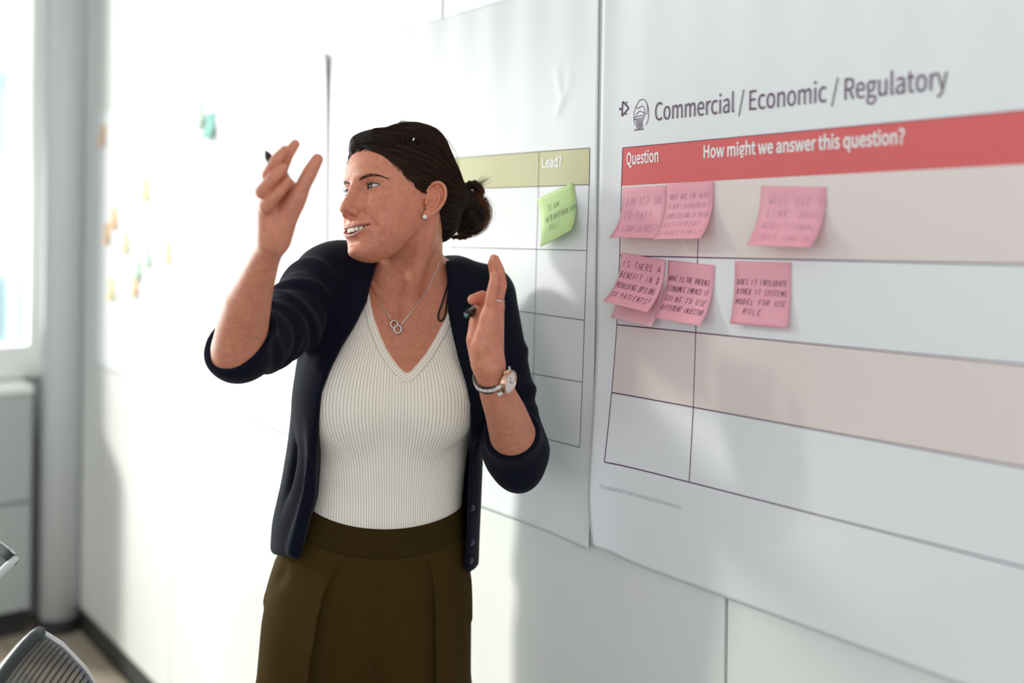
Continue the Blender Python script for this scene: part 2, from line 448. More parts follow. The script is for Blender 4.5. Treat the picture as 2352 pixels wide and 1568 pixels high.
# poster 3 (right)
def q(x, y): return wuv(x, y)
H3 = [q(1437, 340), q(2352, 255)]; rows3 = [(q(1434, 427), q(2352, 378)), (q(1430, 587), q(2352, 607)), (q(1424, 745), q(2352, 836)), (q(1414, 900), q(2352, 1070)), (q(1403, 1058), q(2352, 1298))]
def ext(a, b, u=0.83):
    return (u, a[1] + (b[1] - a[1]) * (u - a[0]) / (b[0] - a[0]))
H3 = [H3[0], ext(*H3)]; rows3 = [(a, ext(a, b)) for a, b in rows3]
mb = MB(); patch(mb, H3[0], H3[1], rows3[0][1], rows3[0][0], off3); mb.build('header_band', M_red, poster3, True)
mb = MB(); patch(mb, rows3[0][0], rows3[0][1], rows3[1][1], rows3[1][0], off3); mb.build('tinted_row', M_tint, poster3, True)
mb = MB(); patch(mb, rows3[2][0], rows3[2][1], rows3[3][1], rows3[3][0], off3); mb.build('tinted_row', M_tint, poster3, True)
mb = MB()
for a, b in rows3[1:]: ribbon(mb, a, b, 0.0016, off3)
ribbon(mb, H3[0], H3[1], 0.0010, off3)
for a, b in ((H3[0], rows3[0][0]), (rows3[0][0], rows3[1][0]), (rows3[1][0], rows3[2][0]), (rows3[2][0], rows3[3][0]), (rows3[3][0], rows3[4][0])): ribbon(mb, a, b, 0.0013, off3)
for a, b in (((1617, 418), (1610, 593)), ((1610, 593), (1606, 764)), ((1606, 764), (1600, 935)), ((1600, 935), (1590, 1104))): ribbon(mb, q(*a), q(*b), 0.0013, off3)
mb.build('table_rule', M_line, poster3)
text_on('heading_lettering', 'Commercial / Economic / Regulatory', q(1512, 278), q(2183, 205), 0.0268, off3, M_head, poster3, 0.001)
text_on('column_lettering', 'Question', q(1446, 379), q(1520, 371), 0.0178, off3, M_white, poster3, 0.010)
text_on('column_lettering', 'How might we answer this question?', q(1624, 363), q(2085, 330), 0.0172, off3, M_white, poster3, 0.010)
text_on('footer_lettering', '25 Confidential © Team Consulting Ltd 2024 Document #', q(1395, 1117), q(1571, 1168), 0.0064, off3, M_pale, poster3)
# play-triangle mark with three dots
mb = MB()
poly(mb, [q(1437, 234), q(1451, 249), q(1435, 267)], 0.0026, off3, closed=True)
def dot(mb, c, r, off):
    pts = [(c[0] + r * math.cos(k * math.pi / 5), c[1] + r * math.sin(k * math.pi / 5)) for k in range(10)]
    mb.add([wall(u, z, off(u, z) + 0.0009) for u, z in pts], [tuple(range(10))])
for p, r in (((1431.5, 251), .0022), ((1446, 236), .0016), ((1445, 262.5), .0016)): dot(mb, q(*p), r, off3)
mb.build('triangle_mark', M_line, poster3)
# emblem: an arc around a hand above a columned building front
mb = MB(); Q = lambda L: [q(1410 + x / 7.841, 200 + y / 7.84) for x, y in L]
poly(mb, Q([(445, 695), (420, 610), (415, 500), (430, 420), (460, 350), (500, 275), (540, 238), (575, 225), (615, 240), (650, 290), (675, 360), (688, 440), (685, 540), (670, 620), (635, 690)]), 0.0011, off3)
poly(mb, Q([(455, 360), (475, 385), (500, 392), (530, 365), (565, 345), (595, 360), (612, 400), (615, 455), (625, 490), (645, 497), (660, 460), (668, 380), (660, 300)]), 0.0010, off3)
poly(mb, Q([(455, 530), (460, 490), (525, 438), (600, 468), (605, 515)]), 0.0010, off3)
poly(mb, Q([(430, 560), (470, 535), (605, 515), (606, 555), (425, 592)]), 0.0010, off3, closed=True)
poly(mb, Q([(450, 590), (475, 625), (500, 590)]), 0.0009, off3); poly(mb, Q([(545, 580), (565, 612), (592, 575)]), 0.0009, off3)
poly(mb, Q([(465, 625), (465, 735), (445, 772)]), 0.0009, off3); poly(mb, Q([(482, 625), (482, 735), (497, 768)]), 0.0009, off3)
poly(mb, Q([(556, 612), (556, 728), (540, 765)]), 0.0009, off3); poly(mb, Q([(572, 610), (572, 725), (592, 758)]), 0.0009, off3)
poly(mb, Q([(420, 785), (595, 762)]), 0.0012, off3)
poly(mb, Q([(520, 590), (498, 640), (498, 720), (518, 765), (542, 720), (545, 640)]), 0.0009, off3, closed=True)
poly(mb, Q([(528, 640), (515, 645), (516, 675), (526, 685), (524, 715), (512, 718)]), 0.0009, off3); poly(mb, Q([(520, 628), (519, 732)]), 0.0008, off3)
mb.build('emblem', M_line, poster3)

# poster 2 (behind the woman)
def tl2(y0): return y0
R2 = [q(1358, 340), q(1357, 424), q(1352, 575), q(1347, 735), q(1343, 877), q(1338, 1026)]
L2s = [(1062, 362), (1130, 432), (1060, 568), (1180, 712), (1210, 855), (1255, 1006)]
UT0 = wuv(850, 400)[0]
L2 = []
for r, l in zip(R2, L2s):
    a = q(*l); L2.append((UT0, r[1] + (a[1] - r[1]) * (UT0 - r[0]) / (a[0] - r[0])))
mb = MB(); patch(mb, L2[0], R2[0], R2[1], L2[1], off2); mb.build('header_band', M_olive, poster2, True)
mb = MB()
for a, b in zip(L2, R2): ribbon(mb, a, b, 0.0011, off2)
for a, b in zip(R2[:-1], R2[1:]): ribbon(mb, a, b, 0.0012, off2, n=8)
C2 = [q(1243, 349), q(1241, 430), q(1236, 573), q(1232, 718), q(1228, 858), q(1224, 1001)]
for a, b in zip(C2[:-1], C2[1:]): ribbon(mb, a, b, 0.0009, off2, n=8)
mb.build('table_rule', M_lineg, poster2)
text_on('column_lettering', 'Lead?', q(1250, 385), q(1295, 382), 0.0163, off2, M_white, poster2, 0.010)
# poster 1: a faint pale blue band
mb = MB(); patch(mb, q(455, 405), q(730, 398), q(730, 440), q(455, 446), off1); mb.build('header_band', M_paleblue, poster1, True)

# ------------------------------------------------------------------ sticky notes
def paper_mat(name, col, trans):
    m = principled(name, col, 0.55); noise_bump(m, 40, 0.05, 0.001)
    N, L, b = nodes(m); out = N['Material Output']
    t = N.new('ShaderNodeBsdfTranslucent'); t.inputs[0].default_value = (*trans, 1); x = N.new('ShaderNodeMixShader'); x.inputs[0].default_value = 0.22
    L.new(b.outputs[0], x.inputs[1]); L.new(t.outputs[0], x.inputs[2]); L.new(x.outputs[0], out.inputs[0])
    return m
M_pink = paper_mat('sticky_pink', (0.98, 0.49, 0.59), (0.97, 0.16, 0.32)); M_palepink = paper_mat('sticky_pale_pink', (0.98, 0.62, 0.70), (0.95, 0.2, 0.35))
M_green = paper_mat('sticky_green', (0.60, 0.78, 0.34), (0.35, 0.7, 0.1))
M_ink = flat('ink_purple', (0.12, 0.03, 0.07)); M_inksun = flat('ink_sunlit', (0.58, 0.33, 0.42)); M_inkg = flat('ink_green_grey', (0.20, 0.27, 0.14))  # paler ink for the top-row notes: washing-out by sunlight put into its colour
GL = {'A': [[(0, 0), (.45, 1), (.85, 0)], [(.17, .38), (.7, .38)]], 'B': [[(.05, 0), (.1, 1), (.6, .9), (.62, .62), (.1, .53), (.7, .42), (.7, .1), (.05, 0)]], 'C': [[(.8, .85), (.5, 1), (.15, .75), (.1, .3), (.4, 0), (.8, .12)]],
 'D': [[(.1, 0), (.1, 1), (.55, .9), (.78, .5), (.55, .1), (.05, 0)]], 'E': [[(.72, 1), (.1, .97), (.08, 0), (.7, .03)], [(.1, .52), (.58, .54)]], 'F': [[(.75, 1), (.1, .97), (.07, 0)], [(.1, .52), (.58, .54)]],
 'G': [[(.8, .85), (.45, 1), (.12, .7), (.12, .25), (.42, 0), (.75, .12), (.78, .45), (.5, .45)]], 'H': [[(.1, 1), (.1, 0)], [(.7, 1), (.72, 0)], [(.1, .5), (.72, .52)]], 'I': [[(.2, 1), (.18, 0)]], 'J': [[(.6, 1), (.6, .2), (.35, 0), (.1, .15)]],
 'K': [[(.1, 1), (.1, 0)], [(.7, 1), (.12, .45), (.75, 0)]], 'L': [[(.12, 1), (.1, 0), (.65, .03)]], 'M': [[(.05, 0), (.15, 1), (.45, .35), (.8, 1), (.9, 0)]], 'N': [[(.08, 0), (.1, 1), (.68, 0), (.72, 1)]],
 'O': [[(.45, 1), (.12, .7), (.14, .25), (.42, 0), (.75, .25), (.75, .72), (.45, 1)]], 'P': [[(.1, 0), (.12, 1), (.65, .92), (.68, .58), (.12, .45)]], 'Q': [[(.45, 1), (.12, .7), (.14, .25), (.42, 0), (.75, .25), (.75, .72), (.45, 1)], [(.5, .25), (.85, -.1)]],
 'R': [[(.1, 0), (.12, 1), (.65, .92), (.66, .6), (.12, .48), (.75, 0)]], 'S': [[(.7, .88), (.4, 1), (.14, .78), (.3, .55), (.62, .42), (.68, .14), (.35, 0), (.08, .12)]], 'T': [[(.02, .97), (.8, 1)], [(.42, .98), (.38, 0)]],
 'U': [[(.1, 1), (.1, .25), (.38, 0), (.68, .2), (.72, 1)]], 'V': [[(.05, 1), (.38, 0), (.75, 1)]], 'W': [[(.02, 1), (.22, 0), (.48, .65), (.72, 0), (.95, 1)]], 'X': [[(.05, 1), (.75, 0)], [(.75, 1), (.05, 0)]], 'Y': [[(.05, 1), (.4, .5)], [(.75, 1), (.25, 0)]], 'Z': [[(.05, 1), (.75, 1), (.05, 0), (.75, 0)]],
 '?': [[(.1, .8), (.4, 1), (.68, .8), (.62, .55), (.36, .38), (.34, .22)], [(.33, .06), (.36, .0)]], '-': [[(.1, .48), (.55, .5)]], '+': [[(.08, .45), (.6, .47)], [(.33, .75), (.33, .15)]], '.': [[(.15, .06), (.2, 0)]], '/': [[(.0, -.1), (.55, 1.1)]], '(': [[(.5, 1.1), (.25, .75), (.25, .25), (.5, -.1)]], ')': [[(.1, 1.1), (.38, .75), (.38, .25), (.1, -.1)]],
 '$': [[(.7, .85), (.4, .98), (.14, .78), (.3, .55), (.62, .42), (.68, .14), (.35, .02), (.08, .12)], [(.4, 1.2), (.36, -.2)]], ' ': []}
def sticky(name, label, TL, TR, off, phiL, phiR, mat, lines, ink, size=None, lw=0.00075, lift0=0.001, left=0.07, group='pink sticky notes on the red table poster', flatpart=0.18, top=0.17, step=None, cell=None):
    a, b = wuv(*TL), wuv(*TR)
    ex, ez = b[0] - a[0], b[1] - a[1]; L = math.hypot(ex, ez); ex /= L; ez /= L
    H = size or L; dx, dz = ez, -ex                       # down the note, in the wall plane
    def pos(s, t, up=0.0):
        phi = math.radians(phiL + (phiR - phiL) * s)
        n = 12; tf = min(t, flatpart); d = tf * H; o = 0.0
        if t > flatpart:
            for k in range(n):
                th = phi * ((k + .5) / n) * ((t - flatpart) / (1 - flatpart))
                d += math.cos(th) * (t - flatpart) * H / n; o += math.sin(th) * (t - flatpart) * H / n
            th = phi * (t - flatpart) / (1 - flatpart)
        else: th = 0.0
        u = a[0] + ex * L * s + dx * (d - up * math.sin(th)); z = a[1] + ez * L * s + dz * (d - up * math.sin(th))
        uu, zz = a[0] + ex * L * s, a[1] + ez * L * s
        return wall(u, z, off(uu, zz) + lift0 + o + up * math.cos(th))
    V = []; F = []; nu, nz = 8, 16
    for side in (0, 1):
        for j in range(nz + 1):
            for i in range(nu + 1): V.append(pos(i / nu, j / nz, -0.00025 * side))
    n = (nu + 1) * (nz + 1)
    for j in range(nz):
        for i in range(nu):
            k = j * (nu + 1) + i; f = (k, k + nu + 1, k + nu + 2, k + 1); F.append(f); F.append(tuple(n + x for x in reversed(f)))
    rim = [i for i in range(nu)] + [j * (nu + 1) + nu for j in range(nz)] + [nz * (nu + 1) + i for i in range(nu, 0, -1)] + [j * (nu + 1) for j in range(nz, 0, -1)]
    for k in range(len(rim)):
        i, j = rim[k], rim[(k + 1) % len(rim)]; F.append((i, j, j + n, i + n))
    o = mesh(name, V, F, mat, None, True); tag(o, label, 'sticky note', group)
    if lines:
        mb = MB(); st = step or 0.80 / len(lines); rj = random.Random(len(label))
        for li, (x0, txt) in enumerate(lines):
            chh = st * 0.56; wid = cell or min(0.088, 0.90 / max(len(txt), 6))
            for ci, chx in enumerate(txt):
                jx, jy = rj.uniform(-.06, .06) * wid, rj.uniform(-.06, .06) * chh
                for stroke in GL.get(chx, []):
                    for (p0, q0), (p1, q1) in zip(stroke[:-1], stroke[1:]):
                        def cv(p, qy): return (x0 + ci * wid + jx + (p * 0.88 + qy * 0.22) * wid, top + li * st + jy + (1 - qy) * chh)
                        s0, t0 = cv(p0, q0); s1, t1 = cv(p1, q1)
                        ll = math.hypot(s1 - s0, t1 - t0) or 1; nx, ny = -(t1 - t0) / ll * lw / L / 2, (s1 - s0) / ll * lw / H / 2
                        mb.add([pos(s0 + nx, t0 + ny, .0004), pos(s1 + nx, t1 + ny, .0004), pos(s1 - nx, t1 - ny, .0004), pos(s0 - nx, t0 - ny, .0004)], [(0, 1, 2, 3)])
        mb.build('handwriting', ink, o)
    return o, pos
NOTES = []
def note(*a, **k):
    o, pos = sticky(*a, **k); NOTES.append((a[0], pos)); return o
note('sticky_note', 'pink sticky note with three handwritten lines starting IMPACT ON', (1437, 432), (1541, 426), off3, 50, 48, M_pink, [(.10, 'IMPACT ON'), (.10, 'CO-PAY?'), (.04, '+ CONFIDENCE?')], M_inksun, size=0.086, lift0=.0012)
note('sticky_note', 'pink sticky note with five small lines, overlapping the IMPACT ON note', (1541, 424), (1648, 415), off3, 50, 48, M_pink, [(.06, 'WHAT ARE THE WIDER'), (.06, 'ENVIRONMENT'), (.06, 'IMPLICATIONS IF USING'), (.06, 'DIFFERENT'), (.06, 'INJECTORS?')], M_inksun, size=0.090, lift0=.0030)
note('sticky_note', 'single pink sticky note on the upper row, lifting off the paper', (1757, 427), (1907, 430), off3, 42, 52, M_pink, [(.14, 'WILL USE TO'), (.14, 'LINK  DRUG?'), (.08, 'ADDITIONAL'), (.08, 'COST SAVING')], M_inksun, size=0.086, lift0=.0012)
note('sticky_note', 'pale pink sticky note mostly hidden under the IS THERE A note', (1437, 612), (1536, 630), off3, 30, 38, M_palepink, None, None, size=0.082, lift0=.0010)
note('sticky_note', 'pink sticky note reading IS THERE A BENEFIT IN $', (1437, 580), (1538, 597), off3, 58, 52, M_pink, [(.06, 'IS THERE A'), (.04, 'BENEFIT IN $'), (.03, 'PROVIDING OPTIONS'), (.03, 'TO PATIENTS?')], M_ink, size=0.086, lift0=.0032, top=.13)
note('sticky_note', 'pink sticky note reading WHAT IS THE OVERALL, beside the IS THERE A note', (1543, 597), (1651, 609), off3, 40, 40, M_pink, [(.05, 'WHAT IS THE OVERALL'), (.05, 'ECONOMIC IMPACT IF'), (.05, 'GOING TO USE'), (.05, 'DIFFERENT INJECTOR')], M_ink, size=0.090, lift0=.0016, top=.24, step=.165)
note('sticky_note', 'single pink sticky note on the lower row, hanging nearly flat', (1697, 599), (1826, 603), off3, 16, 14, M_pink, [(.05, 'DOES IT INTEGRATE'), (.05, 'OTHER IT SYSTEMS'), (.05, 'MODEL FOR USE'), (.2, 'RULE')], M_ink, size=0.0865, lift0=.0012, top=.28, step=.155)
note('sticky_note', 'light green tilted sticky note under the Lead? heading', (1240, 456), (1321, 419), off2, 22, 40, M_green, [(.2, 'TEAM'), (.12, '(WITH NATE/DATA FROM'), (.22, 'SHL).')], M_inkg, size=0.088, lift0=.0012, group='green sticky notes', top=.22, step=.2)
# far, overexposed notes on the two posters near the window
cols = {'teal': paper_mat('sticky_teal', (0.10, 0.42, 0.36), (.05, .4, .3)), 'orange': paper_mat('sticky_orange', (0.85, 0.48, 0.18), (.8, .35, .08)), 'yellow': paper_mat('sticky_yellow', (0.85, 0.75, 0.35), (.8, .6, .1)), 'mint': paper_mat('sticky_mint', (0.50, 0.75, 0.55), (.3, .6, .3))}
FAR = [((478, 262), (501, 258), off1, 34, 'teal', 'small teal sticky note at the top of the poster beside the raised hand'),
       ((455, 238), (474, 234), off1, 20, 'mint', 'pale mint sticky note up-left of the teal one'),
       ((236, 288), (246, 287), off0, 20, 'orange', 'orange sticky note highest on the poster nearest the window'),
       ((330, 410), (346, 408), off0, 15, 'yellow', 'yellow sticky note alone at mid height on the poster nearest the window'),
       ((262, 478), (273, 477), off0, 22, 'orange', 'orange sticky note in the middle column of the window-side poster'),
       ((246, 512), (256, 511), off0, 22, 'orange', 'orange sticky note at the left end of the window-side poster'),
       ((288, 532), (299, 531), off0, 25, 'yellow', 'yellow sticky note above the mint one on the window-side poster'),
       ((338, 562), (350, 561), off0, 25, 'mint', 'mint sticky note near the right of the window-side poster'),
       ((314, 592), (327, 592), off0, 30, 'mint', 'mint sticky note directly above the low orange one'),
       ((309, 632), (321, 632), off0, 30, 'orange', 'low orange sticky note under the mint one'),
       ((383, 552), (397, 551), off0, 12, 'yellow', 'yellow sticky note at the right edge of the window-side poster'),
       ((255, 640), (266, 640), off0, 22, 'yellow', 'lowest yellow sticky note on the window-side poster')]
for a, b, off, phi, cn, lab in FAR:
    note('sticky_note', lab, a, b, off, phi, phi, cols[cn], None, None, size=0.076, group='small sticky notes on the far posters')
# ------------------------------------------------------------------ signed-distance modelling and surface nets (numpy)
f32 = np.float32
def A3(v): return np.array([v[0], v[1], v[2]], f32)
def smin(a, b, k):
    if k <= 0: return np.minimum(a, b)
    h = np.clip(0.5 + 0.5 * (b - a) / k, 0, 1); return b + (a - b) * h - k * h * (1 - h)
def smax(a, b, k): return -smin(-a, -b, k)
def sstep(x, a, b):
    t = np.clip((x - a) / (b - a), 0, 1); return t * t * (3 - 2 * t)
def d_cone(P, a, b, r1, r2):
    a = A3(a); b = A3(b); ab = b - a; L2 = float(ab @ ab) or 1e-9
    h = np.clip(((P - a) @ ab) / L2, 0, 1)
    d = P - a - h[:, None] * ab
    return np.sqrt((d * d).sum(1)) - (r1 + (r2 - r1) * h)
def d_chain(P, pts, rad):
    f = None
    for i in range(len(pts) - 1):
        g = d_cone(P, pts[i], pts[i + 1], rad[i], rad[i + 1]); f = g if f is None else np.minimum(f, g)
    return f
def d_ell(P, c, r, R=None):
    q = P - A3(c)
    if R is not None: q = q @ np.array(R, f32)
    r = np.array(r, f32)
    k0 = np.sqrt(((q / r) ** 2).sum(1)); k1 = np.sqrt(((q / (r * r)) ** 2).sum(1)) + 1e-9
    return k0 * (k0 - 1.0) / k1
def gauss(P, c, s):
    q = (P - A3(c)) / np.array(s, f32); return np.exp(-(q * q).sum(1))
def d_poly(P, pts):                    # distance to a polyline
    f = None
    for a, b in zip(pts[:-1], pts[1:]):
        g = d_cone(P, a, b, 0, 0); f = g if f is None else np.minimum(f, g)
    return f
def smooth_tab(z, v, lo, hi, n=400, sig=6):
    zz = np.linspace(lo, hi, n); vv = np.interp(zz, z, v)
    k = np.exp(-0.5 * (np.arange(-3 * sig, 3 * sig + 1) / sig) ** 2); k /= k.sum()
    pad = np.concatenate([np.full(3 * sig, vv[0]), vv, np.full(3 * sig, vv[-1])])
    return zz, np.convolve(pad, k, 'valid')
class Stack:
    """body of horizontal sections: half width w, front f, back b about (cx, cy); the sections turned by yaw"""
    def __init__(s, rows, yaw=0.0, p=2.2, cy=0.0, sig=6, top=0.03):
        r = np.array(rows, float); r = r[np.argsort(r[:, 0])]
        s.lo, s.hi = r[0, 0], r[-1, 0]; s.t = {}
        for k, nm in ((1, 'cx'), (2, 'w'), (3, 'f'), (4, 'b')): s.t[nm] = smooth_tab(r[:, 0], r[:, k], s.lo, s.hi, sig=sig)
        s.yaw = yaw; s.p = p; s.cy = cy; s.top = top
    def g(s, nm, z): return np.interp(z, *s.t[nm]).astype(f32)
    def __call__(s, P):
        z = P[:, 2]; cx = s.g('cx', z); w = s.g('w', z); fr = s.g('f', z); bk = s.g('b', z)
        dx = P[:, 0] - cx; dy = P[:, 1] - s.cy; c, n = math.cos(s.yaw), math.sin(s.yaw)
        x = dx * c + dy * n; y = -(dy * c - dx * n)        # y > 0 towards the front (-Y)
        D = np.where(y > 0, fr, bk)
        rr = ((np.abs(x) / w) ** s.p + (np.abs(y) / D) ** s.p + 1e-12) ** (1.0 / s.p)
        # distance along the radius, damped
        rad = np.sqrt(x * x + y * y) + 1e-6
        d = (rr - 1.0) * rad / np.maximum(rr, 1e-3)
        d = np.maximum(d, (rr - 1) * np.minimum(w, D) * 0.6) if False else d
        return smax(d, np.maximum(z - s.hi, s.lo - z), s.top)

class Solid:
    def __init__(s): s.ops = []
    def add(s, fn, k=0.0, bound=None, mode='u'):
        """mode u union, s subtract, d displace (fn returns the outward push), x intersect; bound (centre, radius) for culling"""
        s.ops.append((fn, k, bound, mode)); return s
    def __call__(s, P, box=None):
        f = np.full(len(P), 1.0, f32)
        if box is None: c = r = None
        else: c = (box[0] + box[1]) / 2; r = float(np.linalg.norm(box[1] - box[0])) / 2
        for fn, k, bound, mode in s.ops:
            if bound is not None and c is not None:
                if float(np.linalg.norm(np.array(bound[0]) - c)) > bound[1] + r + 0.03 + 2 * k: continue
            g = fn(P)
            if mode == 'u': f = smin(f, g, k)
            elif mode == 's': f = smax(f, -g, k)
            elif mode == 'x': f = smax(f, g, k)
            elif mode == 'd': f = f - g
        return f
def bcap(pts, rad):
    p = np.array([tuple(x) for x in pts]); c = (p.min(0) + p.max(0)) / 2
    return c, float(np.max(np.linalg.norm(p - c, axis=1))) + max(rad)
def graded(lo, hi, h, fine=()):
    """grid line positions from lo to hi, spacing h, finer inside (a,b,hf) ranges"""
    xs = [lo]
    while xs[-1] < hi:
        x = xs[-1]; st = h
        for a, b, hf in fine:
            d = max(a - x, x - b, 0.0); st = min(st, hf + d * 0.25)
        xs.append(x + st)
    return np.array(xs, float)
def surface_net(fn, xs, ys, zs, n=10, slack=1.35, extra=0.004):
    G = []
    for a in (xs, ys, zs):
        m = (len(a) - 1 + n - 1) // n; need = m * n + 1
        st = a[-1] - a[-2]; a = np.concatenate([a, a[-1] + st * np.arange(1, need - len(a) + 1)]); G.append(a)
    xs, ys, zs = G; nb = [(len(a) - 1) // n for a in G]
    mid = lambda a: (a[:-1:n][:] + a[n::n]) / 2
    half = lambda a: (a[n::n] - a[:-1:n]) / 2
    cx, cy, cz = mid(xs), mid(ys), mid(zs); hx, hy, hz = half(xs), half(ys), half(zs)
    C = np.stack(np.meshgrid(cx, cy, cz, indexing='ij'), -1).reshape(-1, 3)
    H = np.stack(np.meshgrid(hx, hy, hz, indexing='ij'), -1).reshape(-1, 3)
    rad = np.linalg.norm(H, axis=1)
    # two-level cull: coarse centres in slabs
    val = np.empty(len(C), f32)
    for i in range(0, len(C), 60000): val[i:i + 60000] = fn(C[i:i + 60000].astype(f32))
    act = np.nonzero(np.abs(val) < rad * slack + extra)[0]
    I = np.stack(np.unravel_index(act, nb), -1)
    NX, NY, NZ = len(xs), len(ys), len(zs)
    ar = np.arange(n + 1)
    cells_id = []; cells_p = []; quads = []
    corner = np.array([[i, j, k] for i in (0, 1) for j in (0, 1) for k in (0, 1)])
    eds = [(a, b) for a in range(8) for b in range(a + 1, 8) if np.abs(corner[a] - corner[b]).sum() == 1]
    order = np.lexsort((I[:, 2], I[:, 1] // 2, I[:, 0] // 2)); I = I[order]
    for s0 in range(0, len(I), 24):
        B = I[s0:s0 + 24]; m = len(B)
        gx = B[:, 0, None] * n + ar; gy = B[:, 1, None] * n + ar; gz = B[:, 2, None] * n + ar
        X = xs[gx][:, :, None, None]; Y = ys[gy][:, None, :, None]; Z = zs[gz][:, None, None, :]
        sh = (m, n + 1, n + 1, n + 1)
        P = np.stack([np.broadcast_to(X, sh), np.broadcast_to(Y, sh), np.broadcast_to(Z, sh)], -1).reshape(-1, 3).astype(f32)
        F = fn(P, (P.min(0), P.max(0))).reshape(sh)
        S = F < 0
        cs = S[:, :-1, :-1, :-1].astype(np.int8)
        for a in corner[1:]:
            cs = cs + S[:, a[0]:n + a[0], a[1]:n + a[1], a[2]:n + a[2]]
        b, i, j, k = np.nonzero((cs > 0) & (cs < 8))
        if len(b):
            gi, gj, gk = gx[b, i], gy[b, j], gz[b, k]
            pts = np.stack([np.stack([xs[gi + a[0]], ys[gj + a[1]], zs[gk + a[2]]], -1) for a in corner], 1)
            vals = np.stack([F[b, i + a[0], j + a[1], k + a[2]] for a in corner], 1).astype(float)
            acc = np.zeros((len(b), 3)); cnt = np.zeros(len(b))
            for (p, q) in eds:
                va, vb = vals[:, p], vals[:, q]; cr = (va < 0) != (vb < 0)
                t = np.where(cr, va / np.where(cr, va - vb, 1), 0)
                acc += np.where(cr[:, None], pts[:, p] + t[:, None] * (pts[:, q] - pts[:, p]), 0); cnt += cr
            cells_p.append(acc / cnt[:, None]); cells_id.append((gi.astype(np.int64) * NY + gj) * NZ + gk)
        for ax in range(3):
            sl0 = S[:, :n, :n, :n]
            sl1 = (S[:, 1:, :n, :n], S[:, :n, 1:, :n], S[:, :n, :n, 1:])[ax]
            b, i, j, k = np.nonzero(sl0 != sl1)
            if not len(b): continue
            g = [gx[b, i], gy[b, j], gz[b, k]]; a1, a2 = (ax + 1) % 3, (ax + 2) % 3
            def cid(o1, o2):
                h = [x.copy() for x in g]; h[a1] = h[a1] - o1; h[a2] = h[a2] - o2
                return (h[0].astype(np.int64) * NY + h[1]) * NZ + h[2]
            qd = np.stack([cid(0, 0), cid(1, 0), cid(1, 1), cid(0, 1)], 1)
            inside = sl0[b, i, j, k]
            qd[~inside] = qd[~inside][:, ::-1]
            quads.append(qd)
    ids = np.concatenate(cells_id); V = np.concatenate(cells_p); Q = np.concatenate(quads)
    o = np.argsort(ids); ids = ids[o]; V = V[o]
    pos = np.clip(np.searchsorted(ids, Q), 0, len(ids) - 1); ok = (ids[pos] == Q).all(1)
    return V, pos[ok]
def np_mesh(name, V, Q, mat=None, parent=None, smooth=True):
    me = bpy.data.meshes.new(name)
    me.vertices.add(len(V)); me.vertices.foreach_set('co', np.ascontiguousarray(V, f32).ravel())
    k = Q.shape[1]
    me.loops.add(Q.size); me.loops.foreach_set('vertex_index', np.ascontiguousarray(Q, np.int32).ravel())
    me.polygons.add(len(Q)); me.polygons.foreach_set('loop_start', np.arange(0, Q.size, k, dtype=np.int32))
    if smooth: me.polygons.foreach_set('use_smooth', np.ones(len(Q), bool))
    me.update(calc_edges=True); me.validate()
    return link(name, me, parent, mat)
def vcolor(o, rgb, name='col'):
    a = o.data.attributes.new(name, 'FLOAT_COLOR', 'POINT')
    c = np.ones((len(rgb), 4), f32); c[:, :3] = rgb; a.data.foreach_set('color', c.ravel())
def vfloat(o, val, name):
    a = o.data.attributes.new(name, 'FLOAT', 'POINT'); a.data.foreach_set('value', np.asarray(val, f32))
def grad(fn, P, e=0.0006):
    P = P.astype(f32); g = np.empty_like(P)
    for k in range(3):
        d = np.zeros(3, f32); d[k] = e; g[:, k] = fn(P + d) - fn(P - d)
    return g / (np.linalg.norm(g, axis=1, keepdims=True) + 1e-9)
def to_surface(fn, P, off=0.0, it=4):
    P = np.asarray(P, f32).copy()
    for _ in range(it):
        P -= ((fn(P) - off)[:, None] * grad(fn, P)).astype(f32)
    return P
# ------------------------------------------------------------------ the woman: pose
HO = np.array((-0.1853, 1.62, 1.5768)); HS = 0.964
HYAW, HPIT, HROL = math.radians(-45.0), math.radians(6.6), math.radians(-8.8)
def head_matrix():
    c, s = math.cos, math.sin
    base = np.array([[1, 0, 0], [0, -1, 0], [0, 0, 1.0]])
    Rp = np.array([[1, 0, 0], [0, c(HPIT), -s(HPIT)], [0, s(HPIT), c(HPIT)]])
    Rr = np.array([[c(HROL), 0, s(HROL)], [0, 1, 0], [-s(HROL), 0, c(HROL)]])
    Rz = np.array([[c(HYAW), -s(HYAW), 0], [s(HYAW), c(HYAW), 0], [0, 0, 1]])
    return Rz @ base @ Rp @ Rr
HM = head_matrix()
def h2w(p): return HO + HM @ (np.array(p, float) * 0.001 * HS)         # head millimetres (x her left, y forward, z up) -> world
def w2h(P): return ((P.astype(f32) - HO.astype(f32)) @ HM.astype(f32)) * f32(1000.0 / HS)
MM = 0.001 * HS

